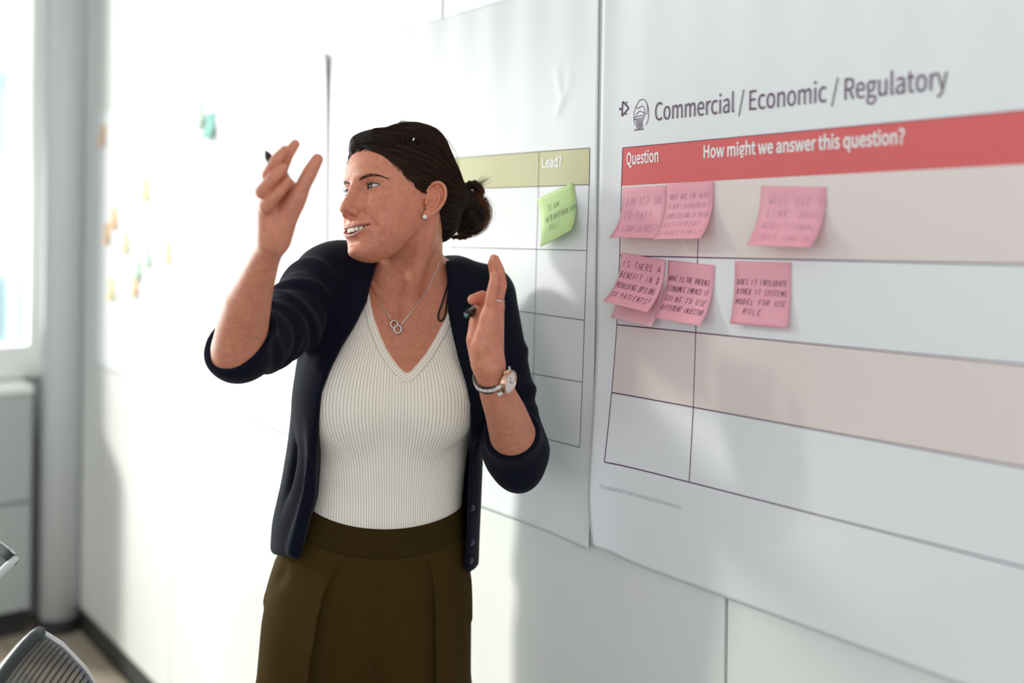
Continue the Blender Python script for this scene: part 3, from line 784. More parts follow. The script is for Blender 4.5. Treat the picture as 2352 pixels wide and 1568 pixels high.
# ---- head in millimetres
_zt = [-118, -112, -104, -95, -84, -70, -55, -40, -20, 0, 20, 40, 62, 84]
_fw = smooth_tab(_zt, [16, 27, 35, 43, 50, 57, 62, 66, 68, 68, 70, 68, 60, 40], -118, 84, sig=7)
_ff = smooth_tab(_zt, [80, 90, 94, 93, 92, 95, 95, 92, 89, 89, 94, 93, 84, 64], -118, 84, sig=5)
_fc = smooth_tab(_zt, [52, 44, 38, 34, 30, 26, 22, 20, 18, 15, 12, 10, 10, 10], -118, 84, sig=7)
_fb = smooth_tab(_zt, [46, 34, 24, 14, 6, -4, -20, -40, -60, -75, -80, -80, -70, -50], -118, 84, sig=7)
def face_stack(h):
    z = h[:, 2]; w = np.interp(z, *_fw); F = np.interp(z, *_ff); c = np.interp(z, *_fc); B = np.interp(z, *_fb)
    y = h[:, 1] - c; D = np.where(y > 0, F - c, c - B); x = np.abs(h[:, 0])
    rr = ((x / w) ** 2.25 + (np.abs(y) / D) ** 2.25 + 1e-12) ** (1 / 2.25)
    rad = np.sqrt(x * x + y * y) + 1e-3
    d = (rr - 1) * rad / np.maximum(rr, 1e-3)
    return smax(d, np.maximum(z - 84, -118 - z), 16)
def m_up(x):   # lower edge of the upper lip
    t = np.abs(x) / 34.0; return -66.5 + 4.2 * t * t
def m_lo(x):
    t = np.abs(x) / 34.0; return -75.5 + 12.8 * t ** 2.1
def e_up(t): return 4.7 * np.maximum(np.sin(np.pi * np.clip(t, 0, 1) ** 0.85), 0) ** 0.8 - 1.5 * (1 - t)
def e_lo(t): return -3.2 * np.maximum(np.sin(np.pi * np.clip(t, 0, 1) ** 1.15), 0) ** 0.85 - 1.5 * (1 - t)
EYE = (30.5, 70.5, -0.5); ER = 12.4
NL = [(18, 92, -40), (28, 88, -49), (37, 80, -59), (42, 74, -70)]
NL2 = [(44, 73, -48), (50, 66, -60), (50, 63, -73), (44, 67, -85)]
def head_mm(h, fine=True):
    ax = np.abs(h[:, 0]); q = np.stack([ax, h[:, 1], h[:, 2]], 1)
    f = d_ell(h, (0, -8, 30), (73, 93, 82))
    f = smin(f, face_stack(h), 14)
    # temples and forehead, cheekbones, smile cheeks
    f -= 3.0 * gauss(q, (22, 88, 17), (20, 22, 8)) + 2.0 * gauss(q, (0, 92, 42), (34, 25, 22))
    f += 3.0 * gauss(q, (62, 52, 26), (14, 18, 22))
    f -= 3.0 * gauss(q, (54, 56, -22), (16, 22, 13)) + 5.5 * gauss(q, (38, 74, -33), (15, 20, 14))
    f -= 3.0 * gauss(q, (44, 62, -60), (14, 20, 18))
    # eye sockets and nose root
    f += 8.5 * gauss(q, (30, 86, 0), (16.5, 18, 11)) + 4.0 * gauss(q, (16, 90, -4), (7.5, 14, 9)) + 1.5 * gauss(q, (0, 93, 1), (12, 12, 9))
    # nose
    g = d_chain(h, [(0, 88.5, 8), (0, 97.5, -12), (0, 105, -26), (0, 109.5, -34.5)], [7.5, 7.2, 7.6, 8.4])
    f = smin(f, d_chain(h, [(0, 84, 4), (0, 87, -18), (0, 90, -36)], [8, 11, 13]), 5)
    g = smin(g, d_ell(q, (4.5, 108.5, -36.5), (6, 7, 6)), 4)
    f = smin(f, g, 9)
    f = smin(f, d_ell(q, (12.0, 96.0, -41.5), (6.6, 10, 6.8)), 6)
    f = smin(f, d_cone(h, (0, 108, -41.5), (0, 97, -49.5), 3.8, 4.2), 4)
    f = smax(f, -d_ell(q, (7.8, 101.5, -48.3), (3.6, 6.6, 4.4), None), 1.2)
    # nasolabial and smile folds
    f += 2.8 * np.exp(-(d_poly(q, NL) / 4.0) ** 2) + 1.5 * np.exp(-(d_poly(q, NL2) / 2.6) ** 2)
    # mouth: muzzle, lips, chin
    f -= 3.0 * gauss(q, (0, 96, -68), (24, 16, 17))
    x = h[:, 0]; fr = sstep(h[:, 1], 60, 78)
    side = 1 - sstep(ax, 26, 35)
    zu, zl = m_up(x), m_lo(x)
    f -= fr * side * (2.7 * np.exp(-((h[:, 2] - zu - 3.0) / 3.0) ** 2) + 3.3 * np.exp(-((h[:, 2] - zl + 3.6) / 3.6) ** 2))
    f += 1.2 * fr * np.exp(-(x / 3.0) ** 2 - ((h[:, 2] + 57) / 6) ** 2)
    f += 3.6 * gauss(q, (0, 97, -90), (17, 12, 4.5))
    f -= 5.0 * gauss(q, (0, 92, -105), (16, 14, 9))
    f += 2.6 * gauss(q, (36, 79, -64), (5, 10, 5))
    carve = np.maximum(np.maximum(h[:, 2] - zu, zl - h[:, 2]) * 0.9, np.maximum(ax - 34, 62 - h[:, 1]))
    f = smax(f, -carve, 1.2)
    # eyelids round the eyeball, then the lid opening
    f = smin(f, d_ell(q, EYE, (ER + 1.7,) * 3), 4.5)
    t = (ax - 17.0) / 28.0; zz = h[:, 2] - (-0.8 + 1.6 * np.clip(t, 0, 1))
    f += 1.3 * np.where((t > 0) & (t < 1.1), np.exp(-((zz - e_up(t) - 3.6) / 1.1) ** 2), 0) * sstep(h[:, 1], 60, 70)
    f += 0.8 * np.where((t > 0) & (t < 1.1), np.exp(-((zz - e_lo(t) + 4.0) / 1.3) ** 2), 0) * sstep(h[:, 1], 60, 70)
    op = np.maximum(np.maximum(zz - e_up(t), e_lo(t) - zz), np.maximum(np.maximum(-t, t - 1) * 28, 72.5 - h[:, 1]))
    f = smax(f, -op, 0.7)
    # crow's feet
    for pl in ([(49, 68, 0), (60, 60, 3)], [(49, 68, -4), (61, 60, -5)], [(47, 70, -8), (57, 64, -12)], [(36, 80, -11), (46, 74, -10)], [(24, 84, -10), (37, 80, -13)]):
        f += 1.0 * np.exp(-(d_poly(q, pl) / 1.2) ** 2)
    return f
# ---- ear (her left one shows; the other is its mirror)
EC = np.array((77.0, -9.0, -18.0))
_ea = math.radians(24)
def catmull(pts, n=4):
    p = np.array(pts, float); p = np.vstack([2 * p[0] - p[1], p, 2 * p[-1] - p[-2]]); out = []
    for i in range(1, len(p) - 2):
        for k in range(n):
            t = k / n; a, b, c, d = p[i - 1], p[i], p[i + 1], p[i + 2]
            out.append(.5 * ((2 * b) + (c - a) * t + (2 * a - 5 * b + 4 * c - d) * t * t + (3 * b - a - 3 * c + d) * t ** 3))
    return out + [p[-2]]
HELIX = catmull([(-9, 2, -1), (-12, 12, 1), (-8, 24, 3), (2, 31, 4), (12, 28, 4.5), (17.5, 17, 4.5), (18, 4, 4), (13.5, -9, 3.5), (7, -19, 2.5), (1, -26, 1.5)], 3)
HELR = list(np.interp(np.linspace(0, 9, len(HELIX)), range(10), [2.0, 2.6, 2.8, 3.0, 3.0, 3.0, 2.9, 2.7, 2.6, 3]))
def skull_mm(h):
    ax = np.abs(h[:, 0]); q = np.stack([ax, h[:, 1], h[:, 2]], 1)
    f = d_ell(h, (0, -8, 30), (73, 93, 82)); f = smin(f, face_stack(h), 14)
    return f - 2.0 * gauss(q, (0, 92, 42), (34, 25, 22)) + 3.0 * gauss(q, (62, 52, 26), (14, 18, 22))
def ear_mm(h):
    q = np.stack([np.abs(h[:, 0]), h[:, 1], h[:, 2]], 1) - EC.astype(f32)
    # plane axes: a backwards (turned out), b up (leaning back), w outwards
    ca, sa = math.cos(_ea), math.sin(_ea)
    a0 = -q[:, 1] * ca + q[:, 0] * sa; w = q[:, 0] * ca + q[:, 1] * sa
    tl = math.radians(12); a = a0 * math.cos(tl) - q[:, 2] * math.sin(tl); b = a0 * math.sin(tl) + q[:, 2] * math.cos(tl)
    E = np.stack([a, b, w], 1)
    f = d_chain(E, HELIX, HELR)
    f = smin(f, d_ell(E, (-3.5, -26.5, 0.8), (8.0, 9.0, 3.0)), 4)                      # lobe
    f = smin(f, d_ell(E, (3, 4, -0.6), (16.5, 27, 2.6)), 3.0)                         # plate
    f = smin(f, d_chain(E, [(-1, 18, 2.2), (7, 13, 3.2), (9, 3, 3.6), (6, -8, 3.4), (1, -14, 3.0)], [2.2, 2.6, 2.8, 2.8, 2.4]), 2.5)   # antihelix
    f = smax(f, -d_ell(E, (-1, -1, 6.5), (7.5, 12.5, 6.5)), 2.0)                       # concha
    f = smin(f, d_ell(E, (-10, -6, 2.2), (3.2, 5.5, 3.0)), 2.5)                        # tragus
    f = smin(f, d_ell(E, (2, -15.5, 3), (3.4, 3.0, 2.6)), 2.0)                         # antitragus
    f = smin(f, d_cone(E, (-9, 4, 1.0), (1, 1.0, 1.0), 2.0, 1.4), 2.0)
    return f
_hb = (h2w((0, 0, 0)), 0.15)
def head_w(P): return head_mm(w2h(P)) * f32(MM)
def ear_w(P): return ear_mm(w2h(P)) * f32(MM)

# ---- skeleton (world metres, read off the photograph with its depths)
def J(px, py, Y): return np.array(at(px, py, Y))
SH_R, EL_R = J(755, 642, 1.665), J(547, 802, 1.42)
SH_L, EL_L = J(1112, 684, 1.69), J(1187, 1035, 1.585)
NB = J(930, 690, 1.70)
HR = lambda x, y, d=0.0: J(x, y, 1.30 + d * 0.001)            # right hand (raised, nearer to the lens)
HL = lambda x, y, d=0.0: J(x, y, 1.42 + d * 0.001)
FORE_R = ([J(626, 560, 1.302), J(607, 600, 1.322), J(588, 650, 1.345), J(569, 700, 1.37), J(557, 750, 1.395), J(548, 800, 1.415), J(541, 826, 1.425)], [.0165, .0195, .0245, .0315, .0355, .0375, .034])
FORE_L = ([J(1124, 845, 1.42), J(1129, 870, 1.43), J(1143, 905, 1.455), J(1162, 950, 1.49), J(1178, 1000, 1.535), J(1185, 1030, 1.57)], [.0205, .0215, .026, .031, .036, .038])
TORSO = Stack([(0.80, -.236, .146, .09, .10), (.90, -.232, .150, .092, .10), (.97, -.227, .145, .09, .09), (1.04, -.217, .132, .094, .088), (1.10, -.207, .126, .094, .085), (1.17, -.200, .128, .104, .084), (1.24, -.194, .138, .120, .09), (1.31, -.187, .145, .108, .098), (1.37, -.183, .148, .082, .10), (1.42, -.180, .135, .060, .09), (1.455, -.178, .09, .045, .07)], yaw=0.10, p=2.3, cy=1.672, sig=8)
body = Solid()
body.add(TORSO)
for sx in (-0.262, -0.118):
    c_ = (sx, 1.592, 1.247); body.add(lambda P, c_=c_: d_ell(P, c_, (.062, .048, .060)), 0.045, (c_, .08))
def bone(S, pts, rad, k):
    pts = [np.array(p) for p in pts]; S.add(lambda P, p=pts, r=rad: d_chain(P, p, r), k, bcap(pts, rad))
bone(body, [NB + np.array((0.0, .02, -.03)), h2w((0, -28, -50))], [.060, .052], 0.03)
bone(body, [J(850, 655, 1.70), SH_R + np.array((0.02, 0.01, 0.0))], [.040, .042], 0.05)
bone(body, [J(1000, 660, 1.71), SH_L + np.array((-.01, 0, 0))], [.038, .040], 0.05)
bone(body, [SH_R, J(668, 735, 1.56), J(600, 780, 1.47), EL_R], [.047, .041, .037, .034], 0.02)
bone(body, [SH_L, J(1150, 850, 1.65), J(1178, 990, 1.60), EL_L], [.044, .038, .036, .034], 0.02)
bone(body, FORE_R[0], FORE_R[1], 0.008); bone(body, FORE_L[0], FORE_L[1], 0.008)
NOTCH = J(912, 728, 1.612)
bone(body, [h2w((58, -22, -48)), NOTCH + np.array((.012, .004, 0))], [.011, .009], 0.022)
bone(body, [h2w((-52, -20, -55)), NOTCH + np.array((-.012, .004, 0))], [.010, .008], 0.018)
bone(body, [NOTCH + np.array((.015, .0, -.006)), J(1075, 690, 1.655)], [.008, .009], 0.03)
bone(body, [NOTCH + np.array((-.015, .0, -.006)), J(800, 680, 1.63)], [.008, .009], 0.03)
body.add(lambda P: -0.007 * gauss(P, NOTCH + np.array((0, -.008, .004)), (.013, .02, .016)), 0, (NOTCH, .06), 'd')
for o_, s_ in (((-.05, .0, .025), .004), ((-.042, .002, .01), .003), ((-.034, .0, .04), .003)):   # strained folds at the side of the turned neck
    a_ = NOTCH + np.array(o_) + np.array((-.012, .012, .03)); b_ = NOTCH + np.array(o_) + np.array((.02, .004, -.02))
    body.add(lambda P, a=a_, b=b_: -0.0022 * np.exp(-(d_cone(P, a, b, 0, 0) / 0.0035) ** 2), 0, ((a_ + b_) / 2, .06), 'd')
body.add(head_w, 0.022, _hb)
body.add(ear_w, 0.004, _hb)

# ---- hands
def finger(S, pts, rad, k=0.0035): bone(S, pts, rad, k)
def make_hand(S, side, d):
    P_ = HR if side == 'R' else HL
    g = Solid()
    W = P_(*d['wrist'])
    for mcp, r in zip(d['mcp'], (.0125, .0128, .0122, .0112)):
        bone(g, [W + (P_(*mcp) - W) * 0.08, P_(*mcp)], [.0150, r], 0.014)
    for pts, rad in d['extra']: bone(g, [P_(*p) for p in pts], rad, 0.012)
    fg = Solid()
    for name, pts, rad in d['fingers']: bone(fg, [P_(*p) for p in pts], rad, 0.0012)
    c = P_(*d['mcp'][1])
    def fn(P): return smin(g(P), fg(P), 0.007)
    S.add(fn, 0.012, (c, 0.15))
    for p, r, dep in d.get('dents', []):
        body.add(lambda P, c=P_(*p), r=r, dep=dep: -dep * gauss(P, c, (r, r, r)), 0, (P_(*p), .03), 'd')
FR4 = [.0094, .0085, .0077, .0064]
HAND_R = dict(wrist=(630, 552, 0), mcp=[(664, 440, 12), (649, 440, 6), (632, 452, 2), (619, 474, 0)],
    extra=[([(648, 520, -6), (672, 470, -12), (684, 448, -14)], [.0150, .0145, .0112]), ([(622, 520, -6), (618, 486, -6)], [.0135, .0125])],
    fingers=[('thumb', [(680, 458, -14), (697, 425, -16), (714, 392, -16), (729, 366, -16)], [.0112, .0098, .0096, .0078]),
             ('index', [(664, 440, 12), (643, 395, -6), (660, 356, -10), (678, 331, -2)], [.0098, .0090, .0078, .0062]),
             ('middle', [(649, 440, 6), (616, 402, -22), (636, 366, -28), (655, 345, -18)], FR4),
             ('ring', [(632, 452, 2), (602, 441, -34), (630, 406, -42), (650, 386, -32)], [.0094, .0092, .0080, .0066]),
             ('pinky', [(619, 474, 0), (611, 474, -32), (640, 442, -40), (660, 416, -30)], [.0090, .0086, .0074, .0062])])
HAND_L = dict(wrist=(1122, 842, 0), mcp=[(1133, 702, 40), (1137, 700, 22), (1138, 706, 3), (1123, 724, -15)],
    extra=[([(1103, 826, 26), (1096, 780, 34), (1098, 742, 42)], [.0150, .0165, .0130]), ([(1106, 830, -8), (1104, 795, -14), (1120, 745, -15)], [.0140, .0150, .0118])],
    fingers=[('thumb', [(1099, 742, 40), (1107, 706, 42), (1108, 682, 34), (1086, 688, 22)], [.0112, .0102, .0098, .0080]),
             ('index', [(1133, 702, 40), (1139, 650, 44), (1135, 622, 44), (1130, 604, 42)], FR4),
             ('middle', [(1137, 700, 22), (1146, 645, 24), (1141, 612, 24), (1134, 594, 21)], FR4),
             ('ring', [(1138, 706, 3), (1151, 655, 3), (1147, 622, 2), (1137, 595, 0)], FR4),
             ('pinky', [(1123, 724, -15), (1129, 678, -20), (1134, 651, -21), (1136, 632, -20)], [.0090, .0082, .0072, .0060])])
make_hand(body, 'R', HAND_R); make_hand(body, 'L', HAND_L)
# ------------------------------------------------------------------ the woman: meshes
import time as _t; _T0 = _t.time()
def lap(s): print('LAP %-18s %.1f' % (s, _t.time() - _T0))
woman = empty('person', (float(HO[0]), 1.672, 0.0))
tag(woman, 'woman in a navy cardigan and white ribbed top gesturing with both hands', 'person')
WL = np.array(woman.location)
def pmesh(name, V, Q, mat, parent=None):
    o = np_mesh(name, V - WL, Q, mat, parent or woman); return o
gx = graded(-.46, .07, .0042, [(-.385, -.225, .0016), (-.30, -.06, .0013), (-.06, .00, .0018)])
gy = graded(1.22, 1.82, .0044, [(1.23, 1.32, .0017), (1.35, 1.48, .0022), (1.515, 1.66, .0013)])
gz = graded(.84, 1.71, .0048, [(1.33, 1.46, .0024), (1.455, 1.62, .0013), (1.62, 1.66, .003)])
BV, BQ = surface_net(body, gx, gy, gz)
lap('body %d' % len(BV))
# skin colour: lips, cheeks, ears, finger tips
SK = np.array((0.62, 0.250, 0.158)); LIP = np.array((0.47, 0.165, 0.14)); RED = np.array((0.56, 0.185, 0.115))
hq = w2h(BV); hx, hy, hz = hq[:, 0], hq[:, 1], hq[:, 2]; hxa = np.abs(hx)
col = np.tile(SK, (len(BV), 1))
def mix(c, k, a): return c * (1 - a[:, None]) + k * a[:, None]
col = mix(col, RED, 0.45 * np.exp(-((hxa - 44) / 18) ** 2 - ((hz + 34) / 16) ** 2) * (hy > 30))
col = mix(col, RED, 0.5 * np.exp(-(hx / 14) ** 2 - ((hz + 40) / 9) ** 2) * (hy > 90))
_er = np.full(len(BV), 99.0); _s = (np.abs(hxa - 78) < 24) & (np.abs(hy + 10) < 40) & (np.abs(hz + 16) < 50); _er[_s] = ear_mm(hq[_s])
col = mix(col, np.array((0.64, 0.22, 0.13)), 0.55 * sstep(_er, 2.5, -0.5))
zu, zl = m_up(hx), m_lo(hx); tt = np.clip(1 - (hxa / 35) ** 2, 0, 1)
up = sstep(hz, zu - 5, zu - 1) * (1 - sstep(hz, zu + 4.2 * tt ** .7, zu + 5.4 * tt ** .7 + .6)); lo = sstep(hz, zl - 7.4 * tt ** .7 - .6, zl - 6.0 * tt ** .7) * (1 - sstep(hz, zl + 1, zl + 5))
inm = (hy > 68) & (hxa < 35)
col = mix(col, LIP, 0.85 * np.maximum(up, lo) * inm)
cav = inm & (hz < zu - 0.5) & (hz > zl + 0.5) & (hy < 92)
col[cav] = (0.12, 0.025, 0.025)
rnd = np.random.RandomState(5)
col = mix(col, np.array((0.50, 0.18, 0.095)), 0.5 * sstep(BV[:, 2], 1.47, 1.42) * ((BV[:, 1] > 1.5) & (BV[:, 2] > 1.25)))     # tanned chest
for c_, r_ in ((J(931, 832, 1.555), .0012), (J(1217, 1002, 1.52), .0012), (J(1206, 997, 1.52), .0009), (J(555, 750, 1.36), .0012), (h2w((40, 78, 42)), .0012), (h2w((47, 66, -42)), .0010)):
    col = mix(col, np.array((0.14, 0.05, 0.035)), 0.85 * np.exp(-((BV - np.array(c_)) ** 2 * np.array((1, .02, 1))).sum(1) / r_ ** 2))
M_skin = principled('skin', (0.5, 0.26, 0.17), 0.46)
def skin_nodes(m):
    N, L, b = nodes(m)
    at_ = N.new('ShaderNodeAttribute'); at_.attribute_name = 'col'
    tc = N.new('ShaderNodeTexCoord'); nz = N.new('ShaderNodeTexNoise'); nz.inputs['Scale'].default_value = 120; nz.inputs['Detail'].default_value = 5
    n2 = N.new('ShaderNodeTexNoise'); n2.inputs['Scale'].default_value = 420; n2.inputs['Detail'].default_value = 1
    mx = N.new('ShaderNodeMix'); mx.data_type = 'RGBA'; mx.blend_type = 'MULTIPLY'; mx.inputs[0].default_value = 1
    cr = N.new('ShaderNodeValToRGB'); cr.color_ramp.elements[0].position = .3; cr.color_ramp.elements[1].position = .62
    cr.color_ramp.elements[0].color = (0.88, 0.82, 0.79, 1); cr.color_ramp.elements[1].color = (1.05, 1.02, 1.0, 1)
    m2 = N.new('ShaderNodeMix'); m2.data_type = 'RGBA'; m2.blend_type = 'MULTIPLY'; m2.inputs[0].default_value = 1
    c2 = N.new('ShaderNodeValToRGB'); c2.color_ramp.elements[0].position = .28; c2.color_ramp.elements[1].position = .40
    c2.color_ramp.elements[0].color = (0.95, 0.91, 0.89, 1); c2.color_ramp.elements[1].color = (1, 1, 1, 1)
    L.new(tc.outputs['Object'], nz.inputs['Vector']); L.new(tc.outputs['Object'], n2.inputs['Vector'])
    L.new(nz.outputs['Fac'], cr.inputs[0]); L.new(n2.outputs['Fac'], c2.inputs[0])
    L.new(at_.outputs['Color'], mx.inputs[6]); L.new(cr.outputs[0], mx.inputs[7]); L.new(mx.outputs[2], m2.inputs[6]); L.new(c2.outputs[0], m2.inputs[7]); L.new(m2.outputs[2], b.inputs['Base Color'])
    bp = N.new('ShaderNodeBump'); bp.inputs['Strength'].default_value = 0.4; bp.inputs['Distance'].default_value = 0.0008
    n3 = N.new('ShaderNodeTexNoise'); n3.inputs['Scale'].default_value = 700; n3.inputs['Detail'].default_value = 3
    L.new(tc.outputs['Object'], n3.inputs['Vector']); L.new(n3.outputs['Fac'], bp.inputs['Height']); L.new(bp.outputs[0], b.inputs['Normal'])
    b.inputs['Subsurface Weight'].default_value = 0.18; b.inputs['Subsurface Radius'].default_value = (1.0, 0.32, 0.16); b.inputs['Subsurface Scale'].default_value = 0.006
    b.inputs['Specular IOR Level'].default_value = 0.45
skin_nodes(M_skin)
bo_ = pmesh('body', BV, BQ, M_skin); vcolor(bo_, col)

def hmb(mb): mb.V = [tuple(np.array(v) - WL) for v in mb.V]; return mb
# eyes
def eye_mat():
    m = principled('eye', (0.8, 0.78, 0.75), 0.08); N, L, b = nodes(m)
    a = N.new('ShaderNodeAttribute'); a.attribute_name = 'col'; L.new(a.outputs['Color'], b.inputs['Base Color'])
    b.inputs['Coat Weight'].default_value = 0.6; b.inputs['Coat Roughness'].default_value = 0.03; return m
M_eye = eye_mat()
GAZE = np.array((-0.10, 1.0, 0.02)); GAZE /= np.linalg.norm(GAZE)
for sx in (1, -1):
    n1, n2 = 48, 64; V = []; C = []
    e1 = np.cross(GAZE, (0, 0, 1)); e1 /= np.linalg.norm(e1); e2 = np.cross(e1, GAZE)
    for i in range(n1 + 1):
        th = math.pi * (i / n1) ** 1.3
        for k in range(n2):
            a = 2 * math.pi * k / n2; rr = ER
            if th < 0.50: rr = ER + 0.9 * math.cos(th / 0.50 * math.pi / 2)
            V.append(h2w(np.array((EYE[0] * sx, EYE[1], EYE[2])) + rr * (GAZE * math.cos(th) + (e1 * math.cos(a) + e2 * math.sin(a)) * math.sin(th))) - WL)
            if th < 0.20: c = (0.004, 0.004, 0.005)
            elif th < 0.44: c = tuple(v * (.7 + .5 * math.sin(a * 23 + 3 * math.sin(a * 7)) ** 2) for v in (0.045, 0.055, 0.045))
            elif th < 0.50: c = (0.03, 0.04, 0.045)
            else: c = (0.72, 0.68, 0.64)
            C.append(c)
    F = [(i * n2 + k, i * n2 + (k + 1) % n2, (i + 1) * n2 + (k + 1) % n2, (i + 1) * n2 + k) for i in range(n1) for k in range(n2)]
    o = mesh('eye', V, F, M_eye, woman, True); vcolor(o, np.array(C))
# teeth: one tooth at a time along the arch
M_tooth = principled('tooth', (0.80, 0.74, 0.62), 0.22); noise_bump(M_tooth, 300, 0.03, 0.0003)
M_gum = principled('mouth_inside', (0.22, 0.05, 0.05), 0.4); noise_bump(M_gum, 300, 0.1, 0.0005)
teeth = empty('teeth', (0, 0, 0)); teeth.parent = woman
ang = 0.0
arch = [(4.3, 8.6, 9.6), (12.2, 6.8, 8.6), (19.3, 7.4, 9.2), (26.2, 6.8, 8.2), (32.5, 6.6, 7.6), (38.6, 6.4, 7.0)]
for (xs_, w_, h_) in arch:
    for sx in (1, -1):
        def ap(x): return np.array((x * 0.86, 95.5 - 0.017 * x * x, 0))
        c = ap(xs_ * sx); t_ = ap(xs_ * sx + 1) - ap(xs_ * sx - 1); t_ /= np.linalg.norm(t_); nn = np.array((-t_[1], t_[0], 0)); nn = nn if nn[1] > 0 else -nn
        mb = MB(); V = []; F = []; a_, b_ = 10, 12
        for i in range(a_ + 1):
            for k in range(b_):
                ph = 2 * math.pi * k / b_; s_ = i / a_
                prof = (1 - abs(2 * s_ - 1) ** 5) ** 0.5
                xx = math.copysign(abs(math.cos(ph)) ** 0.6, math.cos(ph)) * w_ * 0.46 * (0.86 + .14 * s_) * max(prof, .05) ** .4 if False else math.copysign(abs(math.cos(ph)) ** 0.55, math.cos(ph)) * w_ * 0.46 * (0.9 + .1 * (1 - s_)) * max(prof, .3)
                yy = math.copysign(abs(math.sin(ph)) ** 0.7, math.sin(ph)) * 2.6 * max(prof, .25)
                p = c + t_ * xx + nn * yy + np.array((0, 0, -64.0 - h_ * s_)); V.append(h2w(p) - WL)
        for i in range(a_):
            for k in range(b_): F.append((i * b_ + k, i * b_ + (k + 1) % b_, (i + 1) * b_ + (k + 1) % b_, (i + 1) * b_ + k))
        F.append(tuple(range(b_ - 1, -1, -1))); F.append(tuple(a_ * b_ + k for k in range(b_)))
        mesh('tooth', V, F, M_tooth, teeth, True)
lap('face parts')
# ------------------------------------------------------------------ clothes
def knit(name, col, rough, bump=0.5, scale=900, sheen=0.4):
    m = principled(name, col, rough); noise_bump(m, scale, bump, 0.0012, 2.0)
    b = m.node_tree.nodes['Principled BSDF']; b.inputs['Sheen Weight'].default_value = sheen; b.inputs['Sheen Roughness'].default_value = 0.4; b.inputs['Specular IOR Level'].default_value = 0.1
    return m
M_navy = knit('navy_knit', (0.0042, 0.005, 0.013), 0.85, 0.5, 1100, 0.06)
M_olivec = knit('olive_twill', (0.048, 0.029, 0.0075), 0.7, 0.3, 1500, 0.0)
M_band = knit('olive_waistband', (0.038, 0.0225, 0.0065), 0.7, 0.3, 1500, 0.0)
for _m in (M_olivec, M_band): _m.node_tree.nodes['Principled BSDF'].inputs['Specular IOR Level'].default_value = 0.02
M_rib = principled('cream_rib_knit', (0.78, 0.71, 0.61), 0.85)
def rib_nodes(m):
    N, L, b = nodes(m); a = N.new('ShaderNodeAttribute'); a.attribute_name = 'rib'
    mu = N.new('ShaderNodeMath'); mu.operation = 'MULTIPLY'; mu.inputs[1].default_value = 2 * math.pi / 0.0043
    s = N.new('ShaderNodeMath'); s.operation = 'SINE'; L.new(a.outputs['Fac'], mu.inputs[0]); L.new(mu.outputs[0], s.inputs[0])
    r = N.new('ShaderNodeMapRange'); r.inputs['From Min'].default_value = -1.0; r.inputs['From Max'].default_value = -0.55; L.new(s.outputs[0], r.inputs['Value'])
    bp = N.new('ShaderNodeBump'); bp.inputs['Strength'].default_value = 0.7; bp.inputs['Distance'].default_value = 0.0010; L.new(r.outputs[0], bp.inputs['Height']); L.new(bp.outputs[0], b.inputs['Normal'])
    cr = N.new('ShaderNodeMix'); cr.data_type = 'RGBA'; cr.inputs[6].default_value = (0.72, 0.63, 0.53, 1); cr.inputs[7].default_value = (0.93, 0.86, 0.755, 1); L.new(r.outputs[0], cr.inputs[0]); L.new(cr.outputs[2], b.inputs['Base Color'])  # darker groove colour paints in the shade between the ribs
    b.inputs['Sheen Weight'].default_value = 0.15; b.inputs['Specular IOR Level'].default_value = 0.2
rib_nodes(M_rib)
# an edge read off the photograph at about the depth of the front of the body: tables z -> X
def edge(pts, Y):
    w = [J(x, y, Y) for x, y in pts]; w.sort(key=lambda p: p[2]); return np.array([p[2] for p in w]), np.array([p[0] for p in w])
NKL = edge([(820, 560), (838, 665), (848, 700), (858, 737), (875, 776), (888, 800), (903, 822), (920, 842), (937, 854)], 1.575)
NKR = edge([(1040, 600), (1030, 680), (1027, 717), (1016, 743), (997, 780), (977, 813), (949, 846), (937, 854)], 1.575)
zV = J(937, 854, 1.575)[2]
def above_neckline(P):     # negative inside the V
    xl = np.interp(P[:, 2], *NKL); xr = np.interp(P[:, 2], *NKR)
    return np.maximum(np.maximum(xl - P[:, 0], P[:, 0] - xr), np.maximum(zV - P[:, 2], P[:, 1] - 1.70)).astype(f32)
torso_only = Solid()
torso_only.ops += body.ops[:6]
bust_only = Solid(); bust_only.ops += body.ops[:3]
top = Solid()
top.add(lambda P: torso_only(P) - f32(0.0042))
top.add(lambda P: -0.0022 * np.exp(-((P[:, 0] + 0.19) / 0.02) ** 2) * np.exp(-((P[:, 2] - 1.235) / 0.05) ** 2), 0, None, 'd')
# soft drag lines at the right of the waist
for a_, b_ in (((1082, 1010), (1010, 1075)), ((1078, 1085), (1000, 1125))):
    p_, q_ = J(*a_, 1.60), J(*b_, 1.575)
    top.add(lambda P, a=p_, b=q_: -0.0045 * np.exp(-(d_cone(P, a, b, 0, 0) / 0.011) ** 2), 0, ((p_ + q_) / 2, .1), 'd')
top.add(lambda P: np.maximum(P[:, 2] - 1.46, 1.03 - P[:, 2]), 0.002, None, 'x')
top.add(above_neckline, 0.003, None, 's')
V, Q = surface_net(top, graded(-.40, .02, .0030), graded(1.52, 1.80, .0030, [(1.52, 1.66, .0022)]), graded(1.02, 1.47, .0030))
TP = pmesh('ribbed_top', V, Q, M_rib)
